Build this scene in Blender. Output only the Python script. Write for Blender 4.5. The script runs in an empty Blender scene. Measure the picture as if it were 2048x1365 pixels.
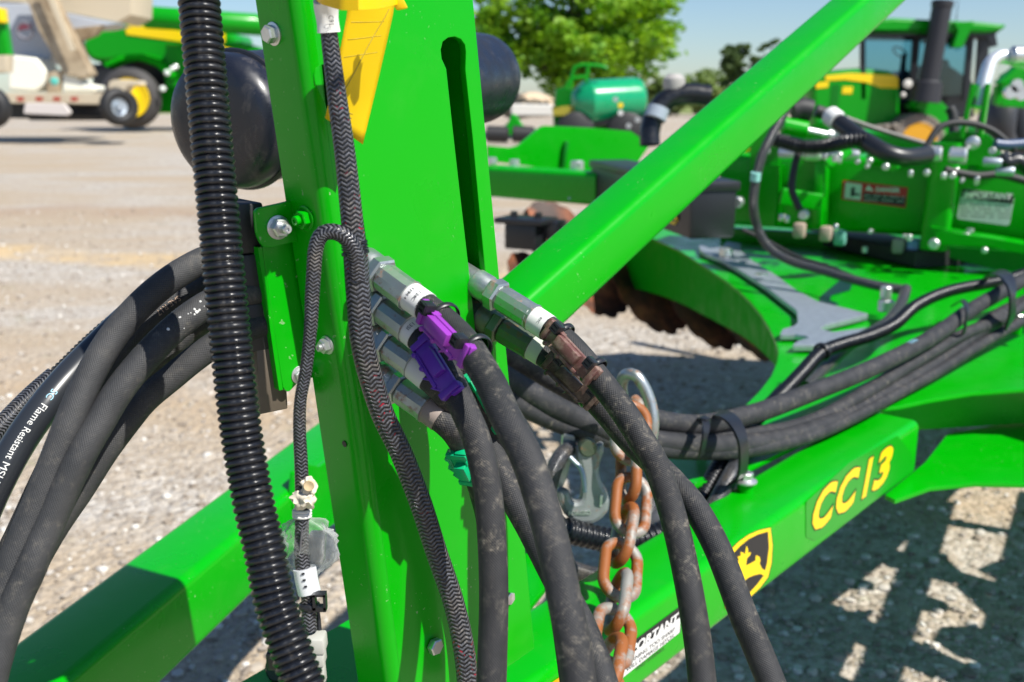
import bpy, bmesh, math, random
import numpy as np
from mathutils import Vector, Matrix, noise
R = math.radians
random.seed(7); np.random.seed(7)
scene = bpy.context.scene
COL = scene.collection

# ------------------------------------------------------------------ camera, sky, sun, exposure
CAMH = 1.25
PITCH = 13.9
FPX = 2048 * 35.0 / 36.0
C0 = Vector((0, 0, CAMH))
cam_d = bpy.data.cameras.new('camera'); cam = bpy.data.objects.new('camera', cam_d); COL.objects.link(cam)
cam.location = C0; cam.rotation_euler = (R(90 - PITCH), 0, 0)
cam_d.lens = 35; cam_d.sensor_width = 36; cam_d.clip_start = 0.02; cam_d.clip_end = 2000
cam_d.dof.use_dof = True; cam_d.dof.focus_distance = 0.76; cam_d.dof.aperture_fstop = 8.0
scene.camera = cam

SUN = Vector((0.51, -0.365, 0.778)).normalized()
w = bpy.data.worlds.new('World'); scene.world = w; w.use_nodes = True
nt = w.node_tree; bg = nt.nodes['Background']
sky = nt.nodes.new('ShaderNodeTexSky'); sky.sky_type = 'NISHITA'; sky.sun_disc = False
sky.sun_elevation = math.asin(SUN.z); sky.sun_rotation = math.atan2(SUN.x, SUN.y)
sky.air_density = 1.0; sky.dust_density = 0.3; sky.ozone_density = 2.0
tint = nt.nodes.new('ShaderNodeMixRGB'); tint.blend_type = 'MULTIPLY'; tint.inputs[0].default_value = 1; tint.inputs[2].default_value = (.88, 1.0, 1.16, 1)
nt.links.new(sky.outputs[0], tint.inputs[1]); nt.links.new(tint.outputs[0], bg.inputs[0]); bg.inputs[1].default_value = 0.07
sd = bpy.data.lights.new('sun', 'SUN'); so = bpy.data.objects.new('sun', sd); COL.objects.link(so)
so.rotation_euler = SUN.to_track_quat('Z', 'Y').to_euler(); so.location = (3, -3, 8)
sd.energy = 5.0; sd.angle = R(0.53); sd.color = (1.0, 0.96, 0.89)
scene.view_settings.view_transform = 'Standard'; scene.view_settings.look = 'None'
scene.view_settings.exposure = 0.62; scene.view_settings.gamma = 1
try: scene.cycles.use_denoising = True
except Exception: pass

# ------------------------------------------------------------------ places seen from the camera
cT, sT = math.cos(R(PITCH)), math.sin(R(PITCH))
def ray(x, y):
    u = (x - 1024) / FPX; v = (682.5 - y) / FPX
    return Vector((u, cT + v * sT, -sT + v * cT))
def P(x, y, Z): return C0 + ray(x, y) * Z
class Pl:
    def __init__(s, n, p):
        s.n = Vector(n).normalized(); s.d = s.n.dot(p)
        if abs(s.n.z) > .9: s.ex = Vector((1, 0, 0)); s.ey = s.n.cross(s.ex)
        else:
            s.ex = Vector((0, 0, 1)).cross(s.n).normalized(); s.ey = s.n.cross(s.ex)
        s.o = Vector(p)
    def hit(s, x, y):
        r = ray(x, y); t = (s.d - s.n.dot(C0)) / s.n.dot(r); return C0 + r * t
    def loc(s, p):
        q = p - s.o; return (q.dot(s.ex), q.dot(s.ey))
    def at(s, a, b, c=0): return s.o + s.ex * a + s.ey * b + s.n * c
    def off(s, k): return Pl(s.n, s.o + s.n * k)
nN = Vector((.756, -.655, 0)).normalized(); eN = Vector((.655, .756, 0)).normalized()
nF = Vector((.97, -.24, 0)).normalized(); eF = Vector((.24, .97, 0)).normalized()
eC = Vector((.887, -.462, 0)).normalized(); nC = Vector((-.462, -.887, 0)).normalized()
ZT = CAMH - .55                                     # top of the tongue tubes
def plN(off): return Pl(nN, C0 + nN * off)
def plH(z): return Pl((0, 0, 1), Vector((0, 0, z)))
def plV(n, x, y, Z): return Pl(n, P(x, y, Z))
MAST = plN(-.535)
BEAM = plN(-.542)
UP = Vector((0, 0, 1))

# ------------------------------------------------------------------ objects
WL = {}
def tagit(o, label=None, cat=None, group=None, kind=None):
    if label: o['label'] = label
    if cat: o['category'] = cat
    if group: o['group'] = group
    if kind: o['kind'] = kind
    return o
def thing(name, label, cat, loc, group=None):
    o = bpy.data.objects.new(name, None); COL.objects.link(o); o.location = loc
    o.empty_display_size = .05
    WL[o.name] = Vector(loc); return tagit(o, label, cat, group)
def link_mesh(name, me, m, parent=None, center=True, smooth=40):
    n = len(me.vertices)
    co = np.empty(n * 3, dtype=np.float32); me.vertices.foreach_get('co', co); co = co.reshape(-1, 3)
    c = (co.min(0) + co.max(0)) / 2 if center else np.zeros(3)
    co -= c.astype(np.float32); me.vertices.foreach_set('co', co.ravel()); me.update()
    me.materials.clear(); me.materials.append(m)
    if smooth:
        me.shade_smooth()
        if smooth < 180: me.set_sharp_from_angle(angle=R(smooth))
    o = bpy.data.objects.new(name, me); COL.objects.link(o)
    c = Vector([float(k) for k in c]); WL[o.name] = c
    if parent: o.parent = parent; o.location = c - WL[parent.name]
    else: o.location = c
    return o
class MB:
    def __init__(s): s.v = []; s.f = []; s.uv = []
    def add(s, vs, fs, uvs=None):
        k = len(s.v); s.v += [tuple(p) for p in vs]
        for i, f in enumerate(fs):
            s.f.append([k + j for j in f]); s.uv.append(uvs[i] if uvs else None)
        return s
    def box(s, c, ax, ay, az, sx, sy, sz, ch=0.0):
        c = Vector(c); ax = Vector(ax).normalized(); ay = Vector(ay).normalized(); az = Vector(az).normalized()
        bm = bmesh.new(); bmesh.ops.create_cube(bm, size=1)
        for v in bm.verts: v.co = Vector((v.co.x * sx, v.co.y * sy, v.co.z * sz))
        if ch > 0: bmesh.ops.bevel(bm, geom=bm.edges[:], offset=ch, segments=2, affect='EDGES', profile=.5)
        bm.verts.ensure_lookup_table()
        vs = [c + ax * v.co.x + ay * v.co.y + az * v.co.z for v in bm.verts]
        fs = [[v.index for v in f.verts] for f in bm.faces]
        if ax.cross(ay).dot(az) < 0: fs = [f[::-1] for f in fs]
        bm.free(); return s.add(vs, fs)
    def lathe(s, o, axis, prof, n=24, ref=None, rot=0, cap=True):
        o = Vector(o); a = Vector(axis).normalized()
        r = Vector(ref) if ref else (UP if abs(a.z) < .9 else Vector((1, 0, 0)))
        x = (r - a * r.dot(a)).normalized(); y = a.cross(x)
        vs = []; fs = []
        for (rad, h) in prof:
            for i in range(n):
                t = 2 * math.pi * i / n + rot
                vs.append(o + a * h + (x * math.cos(t) + y * math.sin(t)) * rad)
        for j in range(len(prof) - 1):
            for i in range(n):
                i2 = (i + 1) % n; fs.append([j * n + i, j * n + i2, (j + 1) * n + i2, (j + 1) * n + i])
        if cap:
            fs.append(list(range(n))[::-1]); fs.append([(len(prof) - 1) * n + i for i in range(n)])
        return s.add(vs, fs)
    def torus(s, c, axis, R_, r_, n=40, m=10, sx=1.0, ref=None, a0=0, a1=2 * math.pi, flat=1.0):
        c = Vector(c); a = Vector(axis).normalized(); r = Vector(ref) if ref else (UP if abs(a.z) < .9 else Vector((1, 0, 0)))
        x = (r - a * r.dot(a)).normalized(); y = a.cross(x); vs = []; fs = []
        full = abs(a1 - a0 - 2 * math.pi) < 1e-4; nn = n if full else n + 1
        for i in range(nn):
            t = a0 + (a1 - a0) * i / n; d = x * math.cos(t) + y * math.sin(t)
            for j in range(m):
                q = 2 * math.pi * j / m; vs.append(c + x * math.cos(t) * (R_ + r_ * math.cos(q)) * sx + y * math.sin(t) * (R_ + r_ * math.cos(q)) + a * r_ * math.sin(q) * flat)
        for i in range(n if full else n):
            i2 = (i + 1) % nn
            for j in range(m): j2 = (j + 1) % m; fs.append([i * m + j, i2 * m + j, i2 * m + j2, i * m + j2])
        return s.add(vs, fs)
    def prism(s, pts, d):
        """polygon pts (world Vectors) extruded by d"""
        n = len(pts); vs = [Vector(p) for p in pts] + [Vector(p) + Vector(d) for p in pts]
        nn = Vector((0, 0, 0))
        for i in range(n): nn += Vector(pts[i]).cross(Vector(pts[(i + 1) % n]))
        fl = nn.dot(Vector(d)) > 0
        A = list(range(n)); B = [n + i for i in A]
        fs = [A[::-1], B] if fl else [A, B[::-1]]
        for i in A:
            q = [i, (i + 1) % n, n + (i + 1) % n, n + i]; fs.append(q if fl else q[::-1])
        return s.add(vs, fs)
    def build(s, name, m, parent=None, smooth=40, **k):
        me = bpy.data.meshes.new(name); me.from_pydata(s.v, [], s.f)
        if any(u is not None for u in s.uv):
            l = me.uv_layers.new(name='UV'); i = 0
            for f, u in zip(s.f, s.uv):
                for j in range(len(f)):
                    l.data[i].uv = u[j] if u else (0, 0); i += 1
        o = link_mesh(name, me, m, parent, smooth=smooth); return tagit(o, **k)

def rrect(w_, h_, r_, n=5):
    pts = []
    for cx, cy, a in ((w_ / 2 - r_, h_ / 2 - r_, 0), (-w_ / 2 + r_, h_ / 2 - r_, 90), (-w_ / 2 + r_, -h_ / 2 + r_, 180), (w_ / 2 - r_, -h_ / 2 + r_, 270)):
        for i in range(n + 1):
            t = R(a + 90 * i / n); pts.append((cx + r_ * math.cos(t), cy + r_ * math.sin(t)))
    return pts
def beam_mb(p0, p1, up, w_, h_, r_=.008, mb=None):
    """square tube centred on p0-p1"""
    mb = mb or MB(); p0 = Vector(p0); p1 = Vector(p1); a = (p1 - p0).normalized(); up = Vector(up)
    y = (up - a * up.dot(a)).normalized(); x = y.cross(a); pr = rrect(w_, h_, r_); n = len(pr)
    vs = [p + x * q[0] + y * q[1] for p in (p0, p1) for q in pr]
    fs = [[i, n + i, n + (i + 1) % n, (i + 1) % n][::-1] for i in range(n)] + [list(range(n)), [n + i for i in range(n)][::-1]]
    fs = [f for f in fs]
    return mb.add(vs, fs)
def curve_mesh(loops, th, bev):
    cu = bpy.data.curves.new('t', 'CURVE'); cu.dimensions = '2D'; cu.fill_mode = 'BOTH'
    bev = min(bev, th * .49); cu.extrude = th / 2 - bev; cu.bevel_depth = bev; cu.bevel_resolution = 1; cu.offset = -bev
    for lp in loops:
        sp = cu.splines.new('POLY'); sp.points.add(len(lp) - 1)
        for p, q in zip(sp.points, lp): p.co = (q[0], q[1], 0, 1)
        sp.use_cyclic_u = True
    o = bpy.data.objects.new('t', cu); COL.objects.link(o)
    dg = bpy.context.evaluated_depsgraph_get(); me = bpy.data.meshes.new_from_object(o.evaluated_get(dg))
    bpy.data.objects.remove(o); bpy.data.curves.remove(cu); return me
def rounded(pts, r_, n=4):
    out = []; N = len(pts)
    for i in range(N):
        p = Vector(pts[i]); a = Vector(pts[i - 1]) - p; b = Vector(pts[(i + 1) % N]) - p
        k = min(r_, a.length * .45, b.length * .45)
        if k < 1e-5: out.append(tuple(p)); continue
        A = p + a.normalized() * k; B = p + b.normalized() * k
        for j in range(n + 1):
            t = j / n; q = A * (1 - t) ** 2 + p * 2 * t * (1 - t) + B * t * t; out.append((q.x, q.y))
    return out
def plate(name, px, pl, th, m, parent=None, holes=(), bev=.0008, rc=0, world=False, hrc=0, **k):
    """a plate of real thickness whose front face lies in plane pl"""
    def cv(L, r_):
        q = [pl.loc(p) if isinstance(p, Vector) else pl.loc(pl.hit(*p)) for p in L]
        return rounded(q, r_) if r_ else q
    loops = [cv(px, rc)] + [cv(h, hrc) for h in holes]
    me = curve_mesh(loops, th, bev)
    M = Matrix((pl.ex, pl.ey, pl.n)).transposed().to_4x4(); M.translation = pl.o - pl.n * th / 2
    me.transform(M)
    o = link_mesh(name, me, m, parent, smooth=35); return tagit(o, **k)
def catmull(pts, step):
    out = []; n = len(pts)
    for i in range(n - 1):
        p0 = pts[max(i - 1, 0)]; p1 = pts[i]; p2 = pts[i + 1]; p3 = pts[min(i + 2, n - 1)]
        L = (p2[0] - p1[0]).length; m = max(2, int(L / step))
        for j in range(m):
            t = j / m; t2 = t * t; t3 = t2 * t
            f = lambda a, b, c, d: .5 * ((2 * b) + (c - a) * t + (2 * a - 5 * b + 4 * c - d) * t2 + (3 * b - a - 3 * c + d) * t3)
            out.append((f(p0[0], p1[0], p2[0], p3[0]), f(p0[1], p1[1], p2[1], p3[1])))
    out.append(pts[-1]); return out
def smooth_path(pts, it=2):
    return pts
def frames(path):
    N = len(path); T = []
    for i in range(N):
        a = path[max(i - 1, 0)][0]; b = path[min(i + 1, N - 1)][0]; T.append((b - a).normalized())
    u = (UP if abs(T[0].z) < .9 else Vector((1, 0, 0))); u = (u - T[0] * u.dot(T[0])).normalized()
    F = []; s = 0
    for i in range(N):
        if i: u = (u - T[i] * u.dot(T[i])).normalized(); s += (path[i][0] - path[i - 1][0]).length
        F.append((path[i][0], T[i], u.copy(), T[i].cross(u), s, path[i][1]))
    return F
def tube(name, ctrl, m, parent=None, n=20, step=.006, rf=None, mb=None, build=True, **k):
    """ctrl: list of (world point, radius)"""
    path = catmull(ctrl, step); F = frames(path); mb = mb or MB(); vs = []; fs = []; uv = []
    for (p, t, u, w_, s, r_) in F:
        for i in range(n):
            a = 2 * math.pi * i / n; rr = rf(s, r_, a) if rf else r_
            vs.append(p + (u * math.cos(a) + w_ * math.sin(a)) * rr)
    for j in range(len(F) - 1):
        s0, s1 = F[j][4], F[j + 1][4]
        for i in range(n):
            i2 = (i + 1) % n
            fs.append([j * n + i, j * n + i2, (j + 1) * n + i2, (j + 1) * n + i])
            uv.append([(i / n, s0), ((i + 1) / n, s0), ((i + 1) / n, s1), (i / n, s1)])
    L = len(F) - 1
    fs.append(list(range(n))[::-1]); uv.append([(0, 0)] * n)
    fs.append([L * n + i for i in range(n)]); uv.append([(0, 0)] * n)
    mb.add(vs, fs, uv)
    if not build: return mb, F
    o = mb.build(name, m, parent, smooth=60, **k); return o, F
def pz(L, r_): return [(P(*q[:3]), (q[3] if len(q) > 3 else r_)) for q in L]
def hexbolt(name, p, axis, r_, parent, m, h=None, washer=1.35, stud=0, rot=.2, **k):
    h = h or r_ * .75; mb = MB(); a = Vector(axis).normalized(); p = Vector(p)
    if washer: mb.lathe(p, a, [(r_ * washer, 0), (r_ * washer, r_ * .16), (r_ * washer * .93, r_ * .2)], 28)
    q = p + a * r_ * .18
    mb.lathe(q, a, [(r_ * 1.0, 0), (r_ * 1.05, h * .12), (r_ * 1.05, h * .85), (r_ * .9, h)], 6, rot=rot)
    if stud:
        mb.lathe(q, a, [(r_ * .5, h), (r_ * .52, h * 1.05), (r_ * .52, h + stud * .9), (r_ * .42, h + stud), (r_ * .2, h + stud), (r_ * .18, h + stud * .8)], 20)
    return mb.build(name, m, parent, smooth=30, **k)
def text_mesh(s, size, off=0, shear=0, ext=0, sp=1.0):
    cu = bpy.data.curves.new('t', 'FONT'); cu.body = s; cu.size = size; cu.offset = off; cu.shear = shear; cu.extrude = ext
    cu.space_character = sp; cu.resolution_u = 3; cu.align_x = 'LEFT'
    o = bpy.data.objects.new('t', cu); COL.objects.link(o); dg = bpy.context.evaluated_depsgraph_get()
    me = bpy.data.meshes.new_from_object(o.evaluated_get(dg)); bpy.data.objects.remove(o); bpy.data.curves.remove(cu)
    return me
def text_plane(name, s, size, pl, a, b, m, parent, lift=.0012, wid=None, **kw):
    k = {q: kw.pop(q) for q in ('off', 'shear', 'ext', 'sp') if q in kw}
    me = text_mesh(s, size, **k); co = [v.co.copy() for v in me.vertices]
    x0 = min(c.x for c in co); x1 = max(c.x for c in co); sc = (wid / (x1 - x0)) if wid else 1
    for v, c in zip(me.vertices, co): v.co = pl.at(a + (c.x - x0) * sc, b + c.y, lift + c.z)
    o = link_mesh(name, me, m, parent, smooth=0); return tagit(o, **kw)
def text_tube(name, s, size, F, s0, ang, r_, m, parent, flip=1, around=False, **kw):
    me = text_mesh(s, size, **{q: kw.pop(q) for q in ('off', 'sp') if q in kw})
    bm = bmesh.new(); bm.from_mesh(me); bmesh.ops.triangulate(bm, faces=bm.faces[:])
    bmesh.ops.subdivide_edges(bm, edges=[e for e in bm.edges if e.calc_length() > .004], cuts=1); bm.to_mesh(me); bm.free()
    S = [f[4] for f in F]
    for v in me.vertices:
        x, y = v.co.x, v.co.y
        if around: ss = s0 + y * flip; a = ang + x / r_ * flip
        else: ss = s0 + x * flip; a = ang - y / r_ * flip
        ss = min(max(ss, 0), S[-1] - 1e-6); i = int(np.searchsorted(S, ss)); i = min(max(i, 1), len(F) - 1)
        t = (ss - S[i - 1]) / max(S[i] - S[i - 1], 1e-9); A, B = F[i - 1], F[i]
        p = A[0].lerp(B[0], t); u = A[2].lerp(B[2], t); w_ = A[3].lerp(B[3], t)
        v.co = p + (u * math.cos(a) + w_ * math.sin(a)) * (r_ + .0003)
    o = link_mesh(name, me, m, parent, smooth=0); return tagit(o, **kw)
def face_angle(Fk, target=None):
    """angle on the ring of frame Fk that looks at the camera"""
    p, t, u, w_ = Fk[:4]; d = (target or C0) - p; return math.atan2(d.dot(w_), d.dot(u))

# ------------------------------------------------------------------ materials
def mat(name, col, rough=.5, metal=0, **k):
    m = bpy.data.materials.new(name); m.use_nodes = True; b = m.node_tree.nodes['Principled BSDF']
    b.inputs['Base Color'].default_value = (*col, 1); b.inputs['Roughness'].default_value = rough; b.inputs['Metallic'].default_value = metal
    for a, v in k.items():
        if a in b.inputs: b.inputs[a].default_value = v
    return m
class NT:
    def __init__(s, m): s.t = m.node_tree; s.b = s.t.nodes['Principled BSDF']
    def n(s, kind, **k):
        x = s.t.nodes.new('ShaderNode' + kind)
        for a, v in k.items(): setattr(x, a, v)
        return x
    def l(s, a, b): s.t.links.new(a, b)
    def coord(s, out='Object', scale=None, rot=None):
        c = s.n('TexCoord'); o = c.outputs[out]
        if scale:
            mp = s.n('Mapping'); s.l(o, mp.inputs[0]); mp.inputs['Scale'].default_value = scale
            if rot: mp.inputs['Rotation'].default_value = rot
            o = mp.outputs[0]
        return o
    def noise(s, vec, sc, det=4, rough=.55, dist=0):
        x = s.n('TexNoise'); x.inputs['Scale'].default_value = sc; x.inputs['Detail'].default_value = det
        x.inputs['Roughness'].default_value = rough; x.inputs['Distortion'].default_value = dist
        if vec: s.l(vec, x.inputs[0])
        return x.outputs[0]
    def vor(s, vec, sc, feat='F1', out=0):
        x = s.n('TexVoronoi'); x.inputs['Scale'].default_value = sc; x.feature = feat
        if vec: s.l(vec, x.inputs[0])
        return x.outputs[out]
    def ramp(s, fac, stops, interp='LINEAR'):
        x = s.n('ValToRGB'); x.color_ramp.interpolation = interp; e = x.color_ramp.elements
        while len(e) < len(stops): e.new(.5)
        for q, (p, c) in zip(e, stops): q.position = p; q.color = (*c, 1) if len(c) == 3 else c
        s.l(fac, x.inputs[0]); return x.outputs[0]
    def mix(s, fac, a, b, mode='MIX'):
        x = s.n('MixRGB', blend_type=mode)
        for i, q in enumerate((fac, a, b)):
            if isinstance(q, (int, float)): x.inputs[i].default_value = q
            elif isinstance(q, tuple): x.inputs[i].default_value = (*q, 1)
            else: s.l(q, x.inputs[i])
        return x.outputs[0]
    def math(s, op, a, b=0, c=0):
        x = s.n('Math', operation=op)
        for i, q in enumerate((a, b, c)):
            if isinstance(q, (int, float)): x.inputs[i].default_value = q
            else: s.l(q, x.inputs[i])
        return x.outputs[0]
    def bump(s, h, st=.3, d=.001):
        x = s.n('Bump'); x.inputs['Strength'].default_value = st; x.inputs['Distance'].default_value = d
        s.l(h, x.inputs['Height']); s.l(x.outputs[0], s.b.inputs['Normal']); return x
BW = lambda v: (v, v, v)

def paint(name, col, rough=.28, coat=.35, dust=.12):
    m = mat(name, col, rough); t = NT(m); g = t.n('NewGeometry').outputs['Position']
    t.b.inputs['Coat Weight'].default_value = coat; t.b.inputs['Specular IOR Level'].default_value = .22; t.b.inputs['Coat Roughness'].default_value = .14
    chips = t.math('GREATER_THAN', t.noise(g, 240, 2, .6), .70)
    area = t.ramp(t.noise(g, 9, 3), [(.50, BW(0)), (.62, BW(1))])
    ck = t.math('MULTIPLY', chips, area)
    dn = t.math('MULTIPLY', t.ramp(t.noise(g, 22, 6, .7), [(.52, BW(0)), (.8, BW(1))]), dust)
    c1 = t.mix(t.math('MULTIPLY', t.noise(g, 3.0, 2), .35), col, tuple(k * .8 for k in col))
    c2 = t.mix(dn, c1, (.30, .30, .18)); c3 = t.mix(t.math('MULTIPLY', ck, .7), c2, (.25, .42, .20))
    t.l(c3, t.b.inputs['Base Color'])
    t.l(t.ramp(t.noise(g, 14, 4), [(.3, BW(rough * .8)), (.75, BW(rough * 1.45))]), t.b.inputs['Roughness'])
    t.bump(t.noise(g, 260, 2), .06, .0006)
    return m
GREEN = paint('green_paint', (.0001, .33, .0008), .30, .20, .03)
GREEN_M = paint('satin_green_paint', (.0001, .30, .001), .6, 0, .01)
GREEN_M.node_tree.nodes['Principled BSDF'].inputs['Specular IOR Level'].default_value = .12
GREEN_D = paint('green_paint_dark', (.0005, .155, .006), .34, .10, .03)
YEL = mat('yellow_paint', (.85, .58, .0), .35)
DECG = mat('decal_green', (.001, .26, .003), .32)
BLK = mat('black_plastic', (.012, .013, .016), .38)
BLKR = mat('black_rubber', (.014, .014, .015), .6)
WHT = mat('white_vinyl', (.62, .62, .60), .5)
GREY = mat('grey_plastic', (.42, .42, .38), .5)
INK = mat('black_ink', (.012, .012, .014), .5)
INKW = mat('white_ink', (.62, .62, .60), .5)
REDM = mat('red_vinyl', (.55, .012, .01), .4)
LBLUE = mat('blue_print', (.25, .5, .62), .5)

def hose_mat(name='rubber_hose', dust=.58, lo=(.017, .018, .020), hi=(.034, .034, .036)):
    m = mat(name, (.022, .022, .023), .62, **{'Specular IOR Level': .3}); t = NT(m); g = t.n('NewGeometry').outputs['Position']
    uv = t.n('UVMap').outputs[0]; sp = t.n('SeparateXYZ'); t.l(uv, sp.inputs[0])
    w1 = t.math('SINE', t.math('ADD', t.math('MULTIPLY', sp.outputs[0], 2 * math.pi * 34), t.math('MULTIPLY', sp.outputs[1], 3200)))
    w2 = t.math('SINE', t.math('SUBTRACT', t.math('MULTIPLY', sp.outputs[0], 2 * math.pi * 34), t.math('MULTIPLY', sp.outputs[1], 3200)))
    d1 = t.ramp(t.noise(g, 105, 7, .75, .4), [(.50, BW(0)), (.58, BW(.35)), (.66, BW(1))])
    d2 = t.ramp(t.noise(g, 24, 3), [(.38, BW(.04)), (.56, BW(1))])
    d = t.math('MULTIPLY', d1, d2)
    fine = t.ramp(t.noise(g, 420, 3, .7), [(.45, BW(.45)), (.66, BW(1))])
    d = t.math('MULTIPLY', d, fine)
    base = t.ramp(t.noise(g, 38, 4), [(.3, lo), (.7, hi)])
    # a thin helical wrap line in the rubber
    t.l(t.mix(t.math('MULTIPLY', d, dust), base, (.34, .30, .235)), t.b.inputs['Base Color'])
    hl = t.math('PINGPONG', t.math('ADD', sp.outputs[0], t.math('MULTIPLY', sp.outputs[1], 7.5)), .5)
    line = t.math('LESS_THAN', hl, .008)
    h = t.math('ADD', t.math('MULTIPLY', t.math('ADD', w1, w2), .5), t.math('MULTIPLY', line, -6))
    h = t.math('ADD', h, t.math('MULTIPLY', t.noise(g, 300, 4), 3))
    t.bump(h, .38, .00035); return m
HOSE = hose_mat()
HOSE_C = hose_mat('clean_rubber_hose', .22, (.028, .029, .031), (.050, .050, .051))
HOSE_B = hose_mat('worn_rubber_hose', .42, (.018, .019, .022), (.038, .038, .042))
def conduit_mat():
    m = mat('ribbed_plastic', (.013, .014, .018), .33); t = NT(m); g = t.n('NewGeometry').outputs['Position']
    d = t.ramp(t.noise(g, 160, 5, .7), [(.58, BW(0)), (.8, BW(.4))])
    t.l(t.mix(d, (.006, .007, .010), (.16, .14, .11)), t.b.inputs['Base Color'])
    t.l(t.ramp(t.noise(g, 60, 4), [(.3, BW(.24)), (.7, BW(.44))]), t.b.inputs['Roughness']); return m
CONDUIT = conduit_mat()
def braid_mat(N=6, Fq=340, K=1.5, name='braided_sleeving', red=True):
    m = mat(name, (.03, .03, .033), .3); t = NT(m); g = t.n('NewGeometry').outputs['Position']
    uv = t.n('UVMap').outputs[0]; sp = t.n('SeparateXYZ'); t.l(uv, sp.inputs[0])
    a = t.math('PINGPONG', t.math('MULTIPLY', sp.outputs[0], N), .5)
    wv = t.math('PINGPONG', t.math('ADD', t.math('MULTIPLY', sp.outputs[1], Fq), t.math('MULTIPLY', a, K * 1.0)), .5)
    h = t.ramp(wv, [(.0, BW(0)), (.16, BW(.0)), (.26, BW(.9)), (.5, BW(1))])
    dirt = t.ramp(t.noise(g, 45, 5, .7), [(.5, BW(0)), (.72, BW(.55))])
    top = t.mix(dirt, (.085, .088, .10), (.24, .20, .14))
    spark = t.ramp(t.noise(g, 520, 2, .5), [(.40, BW(.55)), (.68, BW(1.5))])
    top = t.mix(1.0, top, spark, 'MULTIPLY')
    low = (.006, .006, .007)
    if red:
        q = t.math('MULTIPLY', t.math('GREATER_THAN', t.noise(g, 300, 1), .64), t.ramp(t.noise(g, 11, 2), [(.52, BW(0)), (.6, BW(1))]))
        low = t.mix(q, (.006, .006, .007), (.35, .01, .03))
    t.l(t.mix(h, low, top), t.b.inputs['Base Color']); t.bump(h, 1.0, .0018); return m
BRAID = braid_mat(); BRAID2 = braid_mat(6, 420, 1.6, 'fine_braided_sleeving', False)
def zinc_mat(name='zinc_steel', rust=.12, base=(.40, .43, .42), rough=.28, metal=.88, rsc=95):
    m = mat(name, base, rough, metal); t = NT(m); g = t.n('NewGeometry').outputs['Position']
    r_ = t.ramp(t.noise(g, rsc, 5, .65), [(.60 - rust * .35, BW(0)), (.68 - rust * .30, BW(1))])
    amt = t.math('MULTIPLY', r_, min(1, rust * 3 + .3) if rust else 0)
    v = t.mix(t.noise(g, 60, 4), tuple(k * .75 for k in base), tuple(min(1, k * 1.25) for k in base))
    t.l(t.mix(amt, v, (.23, .068, .010)), t.b.inputs['Base Color'])
    t.l(t.math('MULTIPLY', t.math('SUBTRACT', 1, amt), metal), t.b.inputs['Metallic'])
    t.l(t.math('ADD', rough, t.math('MULTIPLY', t.noise(g, 80, 4), .22)), t.b.inputs['Roughness'])
    t.bump(t.noise(g, 300, 4), .2, .0006); return m
ZINC = zinc_mat(); ZINC_C = zinc_mat('zinc_bolt', 0, (.62, .63, .62), .28)
ZINC_D = zinc_mat('dirty_steel', .08, (.13, .16, .11), .42)
CHAIN = zinc_mat('rusty_chain', .50, (.27, .26, .235), .52, .35, 20)
STEEL = zinc_mat('flat_steel', 0, (.42, .47, .52), .42, .8)
DULL = zinc_mat('dull_forged_steel', .05, (.26, .28, .28), .48, .6)
PIPE = zinc_mat('galvanised_pipe', 0, (.72, .74, .76), .35, .7)
def plastic(name, col, dirt=0):
    m = mat(name, col, .38); t = NT(m); g = t.n('NewGeometry').outputs['Position']
    t.b.inputs['Subsurface Weight'].default_value = .0
    if dirt:
        d = t.ramp(t.noise(g, 130, 6, .7), [(.45, BW(0)), (.68, BW(dirt))]); t.l(t.mix(d, col, (.42, .33, .25)), t.b.inputs['Base Color'])
    t.bump(t.noise(g, 180, 3), .1, .0006); return m
PURP = plastic('purple_plastic', (.25, .035, .36)); VIOL = plastic('violet_plastic', (.085, .014, .30))
TEAL = plastic('teal_plastic', (.0, .36, .14)); BROWN = plastic('brown_plastic', (.135, .06, .052), .5)
BROWND = plastic('dark_brown_plastic', (.05, .03, .022), .3)
def rust_mat():
    m = mat('rusty_disc_steel', (.2, .06, .02), .6, .3); t = NT(m); g = t.n('NewGeometry').outputs['Position']
    t.l(t.ramp(t.noise(g, 7, 5, .6), [(.34, (.030, .015, .011)), (.46, (.11, .038, .018)), (.56, (.22, .07, .028)), (.66, (.46, .15, .05))]), t.b.inputs['Base Color'])
    t.bump(t.noise(g, 60, 4), .3, .002); return m
RUST = rust_mat()
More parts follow.
